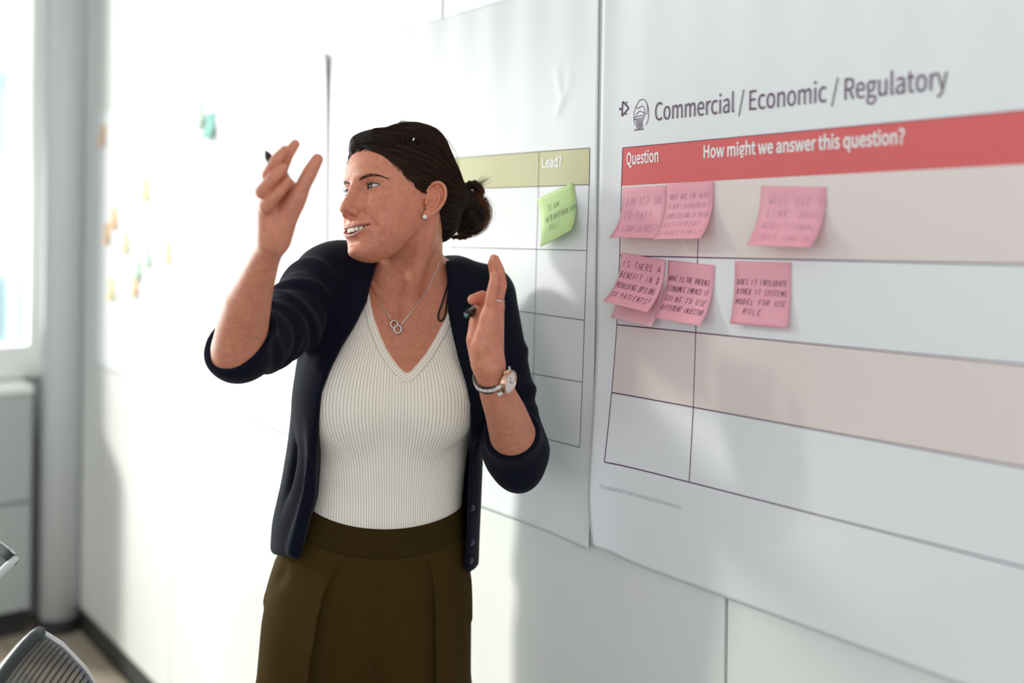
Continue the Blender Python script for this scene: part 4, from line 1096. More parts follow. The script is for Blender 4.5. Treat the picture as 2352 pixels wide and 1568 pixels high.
# rib parameter: arc length round the body, and along the neckline in its border
TH = np.arctan2(V[:, 0] + 0.192, -(V[:, 1] - 1.70))
def arc_table():
    out = []
    for z in np.linspace(1.02, 1.47, 10):
        out.append(z)
    return out
rw = 0.132
ribv = rw * TH * 1.06
_pl = [(x, 0, z) for z, x in zip(*NKL)][::-1] + [(x, 0, z) for z, x in zip(*NKR)][1:]
dn = d_poly(np.stack([V[:, 0], 0 * V[:, 0], V[:, 2]], 1).astype(f32), _pl)
bord = (dn < 0.0125) & (V[:, 1] < 1.66) & (V[:, 2] > 1.2)
ribv = np.where(bord, 0.0011 + dn * 1.0, ribv)
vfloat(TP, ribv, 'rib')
lap('top')

# cardigan
CARD = Stack([(0.92, -.2245, .169, .125, .125), (0.975, -.2245, .170, .125, .125), (1.036, -.2225, .171, .122, .118), (1.109, -.2125, .1645, .120, .108), (1.175, -.206, .160, .128, .104), (1.255, -.200, .156, .140, .108), (1.328, -.193, .153, .126, .115), (1.39, -.186, .155, .098, .118), (1.44, -.180, .140, .070, .106), (1.47, -.178, .09, .05, .08)], yaw=0.10, p=2.35, cy=1.672, sig=7)
OPL = edge([(852, 600), (837, 663), (832, 699), (807, 754), (780, 800), (757, 851), (741, 901), (734, 970), (727, 1039), (718, 1154), (697, 1232), (683, 1285), (675, 1310)], 1.55)
OPR = edge([(1012, 590), (1017, 610), (1024, 658), (1027, 717), (1039, 773), (1053, 824), (1072, 880), (1081, 925), (1082, 967), (1077, 1023), (1074, 1106), (1072, 1147), (1069, 1243), (1065, 1298), (1064, 1320)], 1.575)
def opening(P):
    xl = np.interp(P[:, 2], *OPL); xr = np.interp(P[:, 2], *OPR)
    return np.maximum(np.maximum(xl - P[:, 0], P[:, 0] - xr), P[:, 1] - 1.70).astype(f32)
card = Solid()
card.add(CARD); card.add(lambda P: bust_only(P) - f32(0.0125), 0.03)
def chain_op(S, pts, rad, k): bone(S, pts, rad, k)
chain_op(card, [J(842, 640, 1.70), SH_R + np.array((0.025, 0.008, 0.012))], [.046, .054], 0.03)
chain_op(card, [J(1010, 645, 1.71), SH_L + np.array((-.006, 0, 0.004))], [.040, .050], 0.03)
def ridge(S, pts, h, w, rad=None):      # a fold that stands out (h>0) or is pressed in (h<0) along a line
    pts = [np.array(p) for p in pts]; c, r = bcap(pts, [w * 2.5])
    S.add(lambda P, p=pts: h * np.exp(-(d_poly(P, p) / w) ** 2), 0, (c, r), 'd')
# folds of the left panel (viewer's left)
ridge(card, [J(752, 800, 1.57), J(735, 880, 1.56), J(722, 960, 1.555), J(714, 1040, 1.555), (J(700, 1120, 1.555)), J(686, 1190, 1.56), J(672, 1262, 1.57)], 0.013, 0.0085)
ridge(card, [J(720, 830, 1.60), J(705, 950, 1.60), J(692, 1060, 1.60), J(668, 1180, 1.61)], -0.012, 0.012)
ridge(card, [J(700, 850, 1.65), J(680, 1000, 1.65), J(665, 1130, 1.65), J(645, 1230, 1.66)], 0.006, 0.012)
ridge(card, [J(690, 780, 1.60), J(720, 760, 1.585), J(752, 720, 1.575)], -0.006, 0.008)
ridge(card, [J(745, 690, 1.60), J(790, 640, 1.60), J(800, 600, 1.63)], 0.003, 0.010)
ridge(card, [J(760, 600, 1.61), J(765, 660, 1.585), J(755, 730, 1.57)], -0.004, 0.008)
ridge(card, [J(785, 600, 1.62), J(790, 660, 1.585), J(775, 740, 1.565)], 0.003, 0.009)
ridge(card, [J(1098, 900, 1.60), J(1097, 1040, 1.60), J(1096, 1180, 1.60)], -0.0035, 0.006)
# the right front hangs straight: placket
card.add(lambda P: 0.004 * sstep(P[:, 0], -.0660, -.0640) * (1 - sstep(P[:, 0], -.047, -.045)) * (P[:, 2] < 1.25) * (P[:, 1] < 1.67), 0, (J(1085, 1120, 1.58), .2), 'd')
card.add(lambda P: f32(0.984) + 0.012 * sstep(P[:, 0], -.20, -.30) - 0.022 * sstep(P[:, 0], -.13, -.07) + 0.006 * np.exp(-((P[:, 0] + 0.36) / 0.03) ** 2) + 0.004 * np.sin(P[:, 0] * 70) - P[:, 2], 0.006, None, 'x')
card.add(opening, 0.005, None, 's')
card.add(lambda P: d_chain(P, [J(930, 690, 1.70), J(955, 560, 1.68), J(960, 480, 1.68)], [.066, .066, .07]), 0.008, (J(945, 600, 1.69), .16), 's')
# sleeves
slR = Solid(); slL = Solid()
chain_op(slR, [SH_R, J(668, 735, 1.56), J(600, 780, 1.47), J(549, 800, 1.423)], [.060, .0525, .0495, .0475], 0.0)
chain_op(slR, [J(549, 800, 1.423), J(556, 752, 1.40)], [.0470, .0455], 0.012)
import itertools
for n_, (a_, b_, h_) in enumerate((((625, 668), (690, 800), .0045), ((648, 655), (720, 770), .004), ((606, 700), (655, 830), .005), ((672, 640), (735, 740), .0035), ((590, 730), (620, 855), .004), ((700, 620), (760, 700), .003))):
    p_ = [J(a_[0], a_[1], 1.50 + n_ * .004), J((a_[0] + b_[0]) / 2 + 16, (a_[1] + b_[1]) / 2 - 12, 1.48), J(b_[0], b_[1], 1.50)]
    for q_ in p_: pass
    ax_ = (EL_R - SH_R) / np.linalg.norm(EL_R - SH_R); c0 = SH_R + (EL_R - SH_R) * (0.25 + 0.12 * n_)
    tilt = ax_ + 0.35 * np.array((math.sin(n_ * 2.1), 0.2, math.cos(n_ * 1.7))); tilt /= np.linalg.norm(tilt)
    slR.add(lambda P, c=c0, t=tilt, h=h_: h * np.exp(-(((P - c.astype(f32)) @ t.astype(f32)) / 0.009) ** 2), 0, (c0, .09), 'd')
    slR.add(lambda P, c=c0 + ax_ * 0.017, t=tilt, h=h_: -h * 0.7 * np.exp(-(((P - c.astype(f32)) @ t.astype(f32)) / 0.008) ** 2), 0, (c0, .10), 'd')
CUR_C, CUR_N = J(556, 786, 1.405), np.array((-.30, -.80, .52)); CUR_N /= np.linalg.norm(CUR_N)
slR.add(lambda P: ((P - CUR_C.astype(f32)) @ CUR_N.astype(f32)), 0.004, None, 'x')
chain_op(slL, [SH_L, J(1150, 850, 1.65), J(1178, 990, 1.60), J(1186, 1042, 1.585)], [.0545, .0475, .0465, .046], 0.0)
chain_op(slL, [J(1186, 1042, 1.585), J(1192, 1085, 1.575)], [.0455, .030], 0.03)
chain_op(slL, [J(1186, 1042, 1.585), J(1174, 985, 1.525)], [.046, .0435], 0.014)
for n_, (t0, h_) in enumerate(((.45, .004), (.62, .005), (.70, -.004), (.80, .003))):
    ax_ = (EL_L - SH_L) / np.linalg.norm(EL_L - SH_L); c0 = SH_L + (EL_L - SH_L) * t0
    tilt = ax_ + 0.3 * np.array((math.cos(n_ * 2.), .3, 0)); tilt /= np.linalg.norm(tilt)
    slL.add(lambda P, c=c0, t=tilt, h=h_: h * np.exp(-(((P - c.astype(f32)) @ t.astype(f32)) / 0.010) ** 2), 0, (c0, .09), 'd')
dL = FORE_L[0][0] - FORE_L[0][5]; dL /= np.linalg.norm(dL); CUL_C = J(1178, 1000, 1.530); CUL_N = dL * 0.9 + np.array((0, -.25, .1)); CUL_N /= np.linalg.norm(CUL_N)
slL.add(lambda P: np.maximum(-((P - CUL_C.astype(f32)) @ CUL_N.astype(f32)), d_chain(P, [J(1186, 1040, 1.585), J(1170, 970, 1.50), J(1143, 905, 1.44)], [.062, .054, .040])), 0.004, None, 's')
bR, bL = bcap([SH_R, EL_R], [.09]), bcap([SH_L, EL_L + np.array((0, 0, -.05))], [.09])
cardigan = Solid()
cardigan.add(card); 
def sleeve(S): return lambda P: S(P)
cardigan.add(sleeve(slR), 0.018, bR); cardigan.add(sleeve(slL), 0.016, bL)
V, Q = surface_net(cardigan, graded(-.50, .08, .0036), graded(1.34, 1.83, .0040, [(1.36, 1.62, .0030)]), graded(.95, 1.53, .0036))
CD = pmesh('cardigan', V, Q, M_navy)
lap('cardigan %d' % len(V))
M_btn = principled('navy_button', (0.05, 0.055, 0.075), 0.3); noise_bump(M_btn, 200, 0.05, 0.0002)
# trousers: hips, waistband, pleats, two wide legs
HIP = Stack([(0.70, -.238, .178, .112, .120), (0.772, -.238, .1775, .116, .122), (0.872, -.2345, .1735, .118, .124), (0.908, -.231, .1715, .114, .122), (0.944, -.2285, .166, .112, .118), (1.005, -.223, .1535, .106, .108), (1.06, -.216, .138, .102, .096)], yaw=0.10, p=2.25, cy=1.672, sig=6, top=.002)
trs = Solid()
def crotch(P):     # two legs below the crotch
    return np.minimum(d_chain(P, [(-.333, 1.672, .72), (-.338, 1.68, .45), (-.345, 1.69, .045)], [.090, .088, .085]), d_chain(P, [(-.150, 1.672, .72), (-.145, 1.68, .45), (-.138, 1.69, .045)], [.090, .088, .085]))
def hips(P): return smax(HIP(P), 0.735 - P[:, 2], 0.02)
trs.add(hips); trs.add(crotch, 0.02)
def dip(P): return 1.3 * np.minimum((P[:, 0] + .185) ** 2, .024)
trs.add(lambda P: np.maximum(P[:, 2] - 1.014 - dip(P), 0.030 - P[:, 2]), 0.003, None, 'x')
PLL = edge([(793, 1262), (782, 1285), (762, 1325), (745, 1370), (734, 1420), (728, 1470), (722, 1500), (712, 1568), (700, 1700)], 1.56)
PLR = edge([(970, 1270), (975, 1290), (988, 1325), (996, 1380), (998, 1450), (999, 1568), (1000, 1700)], 1.56)
def pleatL(P):
    x = np.interp(P[:, 2], *PLL).astype(f32) - P[:, 0]; fr = sstep(P[:, 1], 1.68, 1.62) * sstep(P[:, 2], 1.015, .985)
    return fr * 0.019 * sstep(x, -.0015, .0015) * np.exp(-np.maximum(x, 0) / .035) * (0.35 + .65 * sstep(P[:, 2], 1.0, .90))
def pleatR(P):
    x = P[:, 0] - np.interp(P[:, 2], *PLR).astype(f32); fr = sstep(P[:, 1], 1.68, 1.62) * sstep(P[:, 2], 1.015, .985)
    return fr * 0.016 * sstep(x, -.0015, .0015) * np.exp(-np.maximum(x, 0) / .03) * (0.4 + .6 * sstep(P[:, 2], 1.0, .92))
trs.add(pleatL, 0, None, 'd'); trs.add(pleatR, 0, None, 'd')
FLY = edge([(878, 1282), (874, 1330), (868, 1400), (862, 1480), (856, 1568), (850, 1680)], 1.56)
trs.add(lambda P: -0.0022 * np.exp(-((P[:, 0] - np.interp(P[:, 2], *FLY)) / .0018) ** 2) * (P[:, 1] < 1.66) * (P[:, 2] > .72), 0, None, 'd')
trs.add(lambda P: -0.018 * np.exp(-((P[:, 0] - np.interp(P[:, 2], *FLY)) / .022) ** 2) * sstep(P[:, 2], .90, .74) * (P[:, 1] < 1.68), 0, None, 'd')
for pts, h, w in (([(640, 1290), (622, 1340), (606, 1380)], .005, .008), ([(655, 1320), (640, 1400), (632, 1500), (628, 1568)], -.005, .014), ([(690, 1310), (672, 1400), (655, 1480), (650, 1568)], .0045, .014), ([(1092, 1330), (1098, 1380), (1092, 1420)], .005, .010), ([(1050, 1330), (1062, 1420), (1060, 1520)], -.004, .012), ([(1030, 1320), (1030, 1450), (1030, 1568)], .003, .012)):
    ridge(trs, [J(x, y, 1.60 if 640 < x < 1090 else 1.655) for x, y in pts], h, w)
V, Q = surface_net(trs, graded(-.46, -.02, .0040, [(-.345, -.295, .0016), (-.135, -.105, .0016)]), graded(1.52, 1.83, .0045, [(1.52, 1.62, .0024)]), graded(.02, 1.06, .0140, [(.76, 1.05, .0028)]))
TR = pmesh('trousers', V, Q, M_olivec)
band = Solid()
WB = Stack([(0.98, -.2285, .162, .1095, .110), (1.005, -.224, .1575, .1085, .1095), (1.03, -.2195, .1485, .1065, .104), (1.062, -.2145, .1385, .1060, .098), (1.10, -.208, .131, .104, .095)], yaw=0.10, p=2.25, cy=1.672, sig=3, top=.0015)
band.add(WB)
band.add(lambda P: np.maximum(P[:, 2] - 1.049 - dip(P), 1.004 + dip(P) - P[:, 2]), 0.0012, None, 'x')
V, Q = surface_net(band, graded(-.40, -.05, .0030), graded(1.52, 1.80, .0030), graded(.99, 1.09, .0018))
WBO = pmesh('waistband', V, Q, M_band, TR)
# shoes, under the hems
M_shoe = principled('black_shoe', (0.012, 0.012, 0.013), 0.35); noise_bump(M_shoe, 80, 0.1, 0.0005)
for sx in (-.345, -.138):
    sh = Solid(); bone(sh, [(sx, 1.72, .035), (sx - .005, 1.56, .030), (sx - .008, 1.50, .024)], [.036, .038, .026], 0.0)
    sh.add(lambda P: 0.002 - P[:, 2], 0.004, None, 'x')
    V, Q = surface_net(sh, graded(sx - .06, sx + .06, .006), graded(1.44, 1.79, .006), graded(-.006, .09, .006)); pmesh('shoe', V, Q, M_shoe)
lap('trousers')
# ------------------------------------------------------------------ hair, brows, lashes
rng = np.random.RandomState(11)
_hz = [-110, -60, -40, -22, -8, 2, 12, 25, 40, 50, 57, 63, 68, 76]; _hy = [-45, -36, -30, -24, 4, 24, 34, 46, 60, 69, 77, 84, 91, 118]
HB = np.array((42.0, -114.0, 4.0)); HC = np.array((0.0, 0.0, 42.0))
HA = (HB - HC) / np.linalg.norm(HB - HC)
E1 = np.cross(HA, (0, 0, 1.0)); E1 /= np.linalg.norm(E1); E2 = np.cross(E1, HA)
def hair_az(h):
    v = h - HB.astype(f32); return np.arctan2(v @ E1.astype(f32), v @ E2.astype(f32))
def hairline(h): return h[:, 1] - np.interp(h[:, 2], _hz, _hy) - 3.0 * np.sin(h[:, 2] * .4 + h[:, 0] * .3)
def hair_mm(h):
    f = d_ell(h, (0, -14, 37), (80, 99, 86))
    f = smin(f, d_ell(h, (10, -28, 92), (52, 46, 34)), 22)
    f = smin(f, d_chain(h, [(-38, 54, 74), (-8, 70, 77), (22, 62, 81), (46, 36, 86), (55, 2, 90)], [18, 22, 21, 18, 11]), 10)
    f = smin(f, skull_mm(h) - 4.2, 6)
    f = smin(f, d_ell(h, (16, -74, -28), (46, 34, 44)), 18)
    f = smin(f, d_cone(h, (30, -80, 10), (42, -116, 2), 42, 20), 22)
    az = hair_az(h)
    f -= 0.9 * np.sin(36 * az + 3 * np.sin(5 * az) + h[:, 1] * .02) + 0.5 * np.sin(83 * az + 2)
    f += 3.2 * np.exp(-(d_poly(h, [(46, 66, 66), (60, 40, 74), (66, 5, 78), (66, -40, 70)]) / 3.6) ** 2)      # the groove under the pinned roll
    f = smax(f, hairline(h) * 0.7, 6)
    return f
def hair_w(P): return hair_mm(w2h(P)) * f32(MM)
hair = Solid(); hair.add(hair_w)
V, Q = surface_net(hair, graded(-.40, .02, .0019), graded(1.48, 1.84, .0019), graded(1.44, 1.74, .0019))
M_hair = principled('brown_hair', (0.012, 0.006, 0.0042), 0.6); noise_bump(M_hair, 250, 0.3, 0.001); nodes(M_hair)[2].inputs['Specular IOR Level'].default_value = 0.12
HAIR = pmesh('hair', V, Q, M_hair)
def strand_mat():
    m = principled('hair_strand', (0.05, 0.025, 0.015), 0.5); N, L, b = nodes(m); a = N.new('ShaderNodeAttribute'); a.attribute_name = 'col'; L.new(a.outputs['Color'], b.inputs['Base Color'])
    b.inputs['Specular IOR Level'].default_value = 0.18; return m
M_str = strand_mat()
def strands(name, paths, rad, cols, parent):
    """paths (N,m,3): thin three-sided tubes, one mesh"""
    Pn = np.asarray(paths, float); n, m, _ = Pn.shape
    T = np.gradient(Pn, axis=1); T /= np.linalg.norm(T, axis=2, keepdims=True) + 1e-12
    up = np.cross(T, np.array((.3, .5, .8))); up /= np.linalg.norm(up, axis=2, keepdims=True) + 1e-12; bi = np.cross(T, up)
    r = (np.asarray(rad)[:, None] * np.linspace(1, .35, m)[None, :])[:, :, None]
    ring = np.stack([Pn + r * (up * math.cos(a) + bi * math.sin(a)) for a in (0, 2.094, 4.189)], 2)     # n,m,3,3
    V = ring.reshape(-1, 3); base = np.arange(n * m * 3).reshape(n, m, 3); q = []
    for k in range(3):
        q.append(np.stack([base[:, :-1, k], base[:, :-1, (k + 1) % 3], base[:, 1:, (k + 1) % 3], base[:, 1:, k]], -1).reshape(-1, 4))
    o = pmesh(name, V, np.concatenate(q), M_str, parent); vcolor(o, np.repeat(np.asarray(cols), m * 3, axis=0)); o['kind'] = 'stuff'; return o
def hcol(n, lo=0.5, hi=2.4):
    return np.array((0.030, 0.0135, 0.0075))[None] * rng.uniform(lo, hi, (n, 1)) * (1 + rng.uniform(-.1, .1, (n, 3)))
# strands lying over the head, from the hairline back to the knot
NS, NP_ = 3000, 26
phi = rng.uniform(-math.pi, math.pi, NS); t0 = rng.uniform(0.02, 0.6, NS); t1 = np.clip(t0 + rng.uniform(.35, 1.0, NS), 0, 1)
tt_ = t0[:, None] + (t1 - t0)[:, None] * np.linspace(0, 1, NP_)[None]
th = math.pi * (0.20 + 0.74 * tt_)
dirs = -np.cos(th)[..., None] * HA + np.sin(th)[..., None] * (np.cos(phi)[:, None, None] * E2 + np.sin(phi)[:, None, None] * E1)
Pm = HC + dirs * 108
Pm = Pm + rng.normal(0, 1.4, (NS, 1, 3)) + 1.2 * np.sin(tt_ * rng.uniform(4, 9, (NS, 1)) + rng.uniform(0, 6, (NS, 1)))[..., None] * E1
lift = (rng.uniform(0.1, 1.1, NS) + 6.0 * (rng.rand(NS) < .012) * rng.rand(NS))[:, None] * np.sin(np.linspace(.25, 3.0, NP_))[None]
flat_ = Pm.reshape(-1, 3).astype(f32)
for _ in range(5):
    e = 0.6; f0 = hair_mm(flat_); g = np.stack([hair_mm(flat_ + np.eye(3, dtype=f32)[k] * e) - f0 for k in range(3)], 1) / e
    gn = np.linalg.norm(g, axis=1, keepdims=True) + 1e-6; g = g / np.maximum(gn, .3)
    flat_ = flat_ - np.clip((f0 - lift.reshape(-1)), -9, 9)[:, None] * g
Pm = flat_.reshape(NS, NP_, 3)
ok = (hairline(flat_).reshape(NS, NP_) < 1.5).all(1) & (np.linalg.norm(np.diff(Pm, axis=1), axis=2).max(1) < 22)
Pm = Pm[ok]
Pw = (HO + (Pm.reshape(-1, 3) * MM) @ HM.T).reshape(Pm.shape)
strands('hair_strands', Pw, rng.uniform(.00022, .00042, len(Pw)), hcol(len(Pw)), HAIR)
# fine hair running back from the hairline on the temple and forehead
k = 700; zz = rng.uniform(8, 66, k); sgn = np.where(rng.rand(k) < .8, 1, -1)
yy = np.interp(zz, _hz, _hy) + rng.uniform(-1, 5.5, k)
xx = np.clip((1 - np.clip((yy - 10) / 84, 0, 1) ** 2.2), 0, 1) ** .5 * 70 * sgn * np.where(yy > 70, rng.uniform(.0, 1.3, k), 1)
S0 = np.stack([xx, yy, zz], 1).astype(f32)
for _ in range(5):
    f0 = head_mm(S0); g = np.stack([head_mm(S0 + np.eye(3, dtype=f32)[j] * .5) - f0 for j in range(3)], 1) / .5
    S0 = S0 - f0[:, None] * g / np.maximum((g * g).sum(1, keepdims=True), .2)
dirn = (HB - S0) ; dirn /= np.linalg.norm(dirn, axis=1, keepdims=True); dirn = dirn * .75 + np.array((.0, -.1, .45))
ln = rng.uniform(13, 26, k); s = np.linspace(0, 1, 7)
P2 = S0[:, None, :] + dirn[:, None, :] * (ln[:, None] * s)[..., None]
nn = np.stack([S0[:, 0] / 70, S0[:, 1] / 95, (S0[:, 2] - 20) / 90], 1); nn /= np.linalg.norm(nn, axis=1, keepdims=True)
P2 = P2 + nn[:, None, :] * (0.25 + 4.2 * s ** 0.8)[..., None]
strands('hairline_strands', (HO + (P2.reshape(-1, 3) * MM) @ HM.T).reshape(P2.shape)[:, ::1], rng.uniform(.00009, .00016, k), hcol(k, .6, 1.5), HAIR)

# the loose knot at the back
BY = 1.685
K = lambda x, y, d=0: J(x, y, BY + d * .001)
bun = Solid()
bun.add(lambda P: d_ell(P, K(1072, 497), (.026, .024, .033)))
def loop(c, r, n, d0=0, a0=0, sq=1.0, span=2 * math.pi): return [K(c[0] + r * math.cos(a0 + span * i / n), c[1] + r * sq * math.sin(a0 + span * i / n), d0 + 6 * math.sin(a0 + span * i / n)) for i in range(n + 1)]
bone(bun, loop((1086, 441), 17, 14, -4), [.0078] * 15, .003)
bone(bun, [K(1052, 452), K(1085, 462, -10), K(1107, 490, -8), K(1098, 525, -4), K(1065, 543), K(1038, 545)], [.010, .010, .0095, .008, .006, .003], .004)
bone(bun, [K(1050, 480, -14), K(1078, 492, -20), K(1090, 515, -14), K(1070, 535, -6)], [.011, .011, .009, .005], .004)
bone(bun, [K(1056, 440, 4), K(1062, 470, -2), K(1058, 500, 2)], [.012, .013, .012], .006)
bun.add(lambda P: 0.0010 * np.sin(np.arctan2(P[:, 0] - K(1070, 490)[0], P[:, 2] - K(1070, 490)[2]) * 20 + np.linalg.norm(P - K(1070, 490).astype(f32), axis=1) * 900), 0, None, 'd')
V, Q = surface_net(bun, graded(-.12, -.02, .0017), graded(1.63, 1.74, .0017), graded(1.49, 1.61, .0017))
BUN = pmesh('hair_bun', V, Q, M_hair)
paths = []
for i in range(620):
    a = rng.uniform(-0.4, 0.4); kind = rng.rand(); m = 18; t = np.linspace(0, 1, m); dj = rng.uniform(-22, 14)
    if kind < .58:      # big drooping curls round the right-hand side
        R = rng.uniform(24, 57) if rng.rand() < .8 else rng.uniform(50, 62); st = rng.uniform(-1.9, -1.0); sp = rng.uniform(2.2, 4.4); cx_, cy_ = 1070 + rng.normal(0, 4), 494 + rng.normal(0, 5)
        ang = st + sp * t; Rr = R * (1 - .25 * t); xs_, ys_ = cx_ + Rr * np.cos(ang) * 1.02, cy_ + Rr * np.sin(ang) * (.95)
    elif kind < .80:    # the small coil on top
        R = rng.uniform(12, 25); st = rng.uniform(0, 6.28); sp = rng.uniform(2.5, 5.5); ang = st + sp * t; xs_, ys_ = 1086 + R * np.cos(ang), 441 + R * np.sin(ang) * .95
    elif kind < .93:    # ends hanging below
        x0 = rng.uniform(1042, 1090); xs_ = x0 - 30 * t ** 1.4 * rng.uniform(.2, 1) + 6 * np.sin(t * 4 + rng.rand() * 6); ys_ = 505 + rng.uniform(20, 52) * t
    else:               # ends springing away to the upper right
        xs_ = 1085 + rng.uniform(15, 48) * t; ys_ = 432 + 18 * (1 - t) ** 2 - rng.uniform(10, 30) * t ** .6 + rng.uniform(-3, 8); 
    paths.append([K(x, y, dj + 12 * math.sin(3 * u + a)) for x, y, u in zip(xs_, ys_, t)])
strands('bun_strands', np.array(paths), rng.uniform(.00022, .00045, len(paths)), hcol(len(paths), 1.3, 6.5) * np.array((1.15, 1.0, .8)), BUN)  # backlight in the knot painted in: strands coloured lighter and more golden
# loose wisps: behind the ear and over the neck, above the crown
paths = []
def wisp(pts, n, jit, Y0):
    pts = np.array(pts, float); u = np.linspace(0, len(pts) - 1, 18)
    for _ in range(n):
        q_ = pts + rng.normal(0, jit, pts.shape) * np.linspace(.2, 1, len(pts))[:, None]
        x = np.interp(u, range(len(pts)), q_[:, 0]); y = np.interp(u, range(len(pts)), q_[:, 1]); d = np.interp(u, range(len(pts)), q_[:, 2])
        for arr in (x, y, d): arr[1:-1] = (arr[:-2] + arr[1:-1] * 2 + arr[2:]) / 4; arr[1:-1] = (arr[:-2] + arr[1:-1] * 2 + arr[2:]) / 4
        paths.append([J(a, b, Y0 + c * .001) for a, b, c in zip(x, y, d)])
wisp([(1012, 490, 0), (1004, 515, -8), (985, 540, -18), (962, 558, -22), (946, 572, -22)], 9, 2.0, 1.665)
wisp([(1020, 500, 0), (1008, 530, 0), (995, 555, -4)], 12, 3.0, 1.68)
wisp([(1000, 300, 0), (1030, 322, 0), (1048, 350, 0), (1055, 385, 0)], 5, 3.0, 1.66)
wisp([(905, 292, 0), (925, 276, 0), (940, 282, 0), (950, 300, 0)], 14, 3.5, 1.62)
wisp([(1040, 545, 0), (1046, 575, 0), (1060, 600, 0)], 3, 4, 1.69); wisp([(1008, 545, 0), (1003, 560, 0), (1012, 590, 0)], 3, 4, 1.68)
wisp([(1100, 425, 0), (1112, 414, 0), (1126, 408, 0)], 5, 2, 1.68)
strands('loose_strands', np.array(paths), rng.uniform(.00016, .00030, len(paths)), hcol(len(paths), .8, 2.0), HAIR)
# the silver grip
g = to_surface(hair, np.array([J(949, 325, 1.57), J(958, 307, 1.57)]), .0026, 6); mb = MB(); mb.tube([g[0], (g[0] + g[1]) / 2 + np.array((0, -.001, .0005)), g[1]], [.0014, .0017, .0014], 8)
M_silver = principled('silver', (0.80, 0.79, 0.76), 0.22, Metallic=1.0); noise_bump(M_silver, 300, 0.03, 0.0002)
hmb(mb).build('hair_grip', M_silver, HAIR, True)
# brows
paths = []
for sx in (1, -1):
    C_ = np.array([(12, 92, 10.5), (22, 91, 14), (33, 86, 17), (43, 78, 16.5), (54, 67, 11.5)], float); n_ = 210; u = rng.rand(n_) ** .9 * 4
    base = np.stack([np.interp(u, range(5), C_[:, j]) for j in range(3)], 1); wv = np.interp(u, range(5), [2.2, 2.6, 2.2, 1.4, .6])
    base[:, 2] += rng.uniform(-1, 1, n_) * wv
    d_ = np.stack([np.full(n_, .9), np.full(n_, -.3), np.interp(u, range(5), [.8, .35, .0, -.35, -.5])], 1); d_ /= np.linalg.norm(d_, axis=1, keepdims=True)
    L_ = rng.uniform(4.5, 8, n_); P3 = base[:, None] + d_[:, None] * (L_[:, None] * np.linspace(0, 1, 6))[..., None]
    P3[..., 0] *= sx
    q_ = P3.reshape(-1, 3).astype(f32)
    for _ in range(4):
        f0 = head_mm(q_); gg = np.stack([head_mm(q_ + np.eye(3, dtype=f32)[j] * .5) - f0 for j in range(3)], 1) / .5
        q_ = q_ - (f0 - .35)[:, None] * gg / np.maximum((gg * gg).sum(1, keepdims=True), .2)
    paths.append((HO + (q_ * MM) @ HM.T).reshape(n_, 6, 3))
for p in paths: strands('eyebrow', p, rng.uniform(.00015, .00023, len(p)), hcol(len(p), 1.3, 3.0), woman)
# lashes and lid line
M_lash = principled('dark_lash', (0.008, 0.006, 0.006), 0.6); noise_bump(M_lash, 300, 0.03, 0.0001)
for sx in (1, -1):
    lid = []; low = []
    for t in np.linspace(0.03, 0.985, 22):
        xx = 17 + 28 * t
        for cur, off_, out in ((e_up(t), .35, lid), (e_lo(t), -.1, low)):
            z_ = cur + (-0.8 + 1.6 * t) + off_; dx = xx - EYE[0]; dz = z_ - EYE[2]; R_ = ER + 1.55
            y_ = EYE[1] + math.sqrt(max(R_ * R_ - dx * dx - dz * dz, 20.0)); out.append(np.array((xx * sx, y_, z_)))
    mb = MB(); mb.tube([h2w(p) for p in lid], [.00048 + .00045 * math.sin(math.pi * (i / 21) ** .7) for i in range(22)], 6)
    mb.tube([h2w(p) for p in low[6:]], [.00030] * 16, 5)
    for i in range(46):
        t = rng.rand() * 20 + .5; k = int(t); p = lid[k] * (1 - (t - k)) + lid[min(k + 1, 21)] * (t - k); L_ = 3.6 + 2.0 * (t / 21)
        o_ = np.array(((t / 21 - .35) * 1.1 * sx, .9, .35)); o_ /= np.linalg.norm(o_)
        mb.tube([h2w(p), h2w(p + o_ * L_ * .5 + (0, 0, .4)), h2w(p + o_ * L_ + (0, 0, 2.6))], [.00012, .00009, .00003], 3)
    for i in range(34):
        t = rng.rand() * 14 + 6; k = int(t); p = low[k]; o_ = np.array(((t / 21 - .35) * .9 * sx, .8, -.6)); o_ /= np.linalg.norm(o_)
        mb.tube([h2w(p), h2w(p + o_ * 1.6), h2w(p + o_ * 3.0)], [.00010, .00008, .00003], 3)
    hmb(mb).build('eyelash', M_lash, woman)
lap('hair')
# ------------------------------------------------------------------ jewellery, watch, pens
def hit(fns, px, py, y0=1.22, y1=1.80, n=900):
    ys = np.linspace(y0, y1, n); r = np.array(ray(px, py)); P = (r[None] * ys[:, None] + np.array((0, 0, CAMZ))).astype(f32)
    f = np.min([fn(P) for fn in fns], axis=0); k = int(np.argmax(f < 0))
    if not (f < 0).any(): k = n // 2
    return P[k].astype(float), float(ys[k])
M_pearl = principled('pearl', (0.88, 0.86, 0.82), 0.18); noise_bump(M_pearl, 200, 0.02, 0.0002)
M_rose = principled('rose_gold', (0.78, 0.50, 0.36), 0.22, Metallic=1.0); noise_bump(M_rose, 300, 0.03, 0.0002)
M_dsteel = principled('dark_steel', (0.20, 0.18, 0.17), 0.3, Metallic=1.0); noise_bump(M_dsteel, 300, 0.03, 0.0002)
M_ceram = principled('white_ceramic', (0.86, 0.82, 0.78), 0.18); noise_bump(M_ceram, 300, 0.02, 0.0002)
M_dial = principled('watch_dial', (0.80, 0.72, 0.68), 0.3); noise_bump(M_dial, 300, 0.02, 0.0001)
M_black = principled('black_plastic', (0.012, 0.012, 0.013), 0.32); noise_bump(M_black, 200, 0.05, 0.0002)
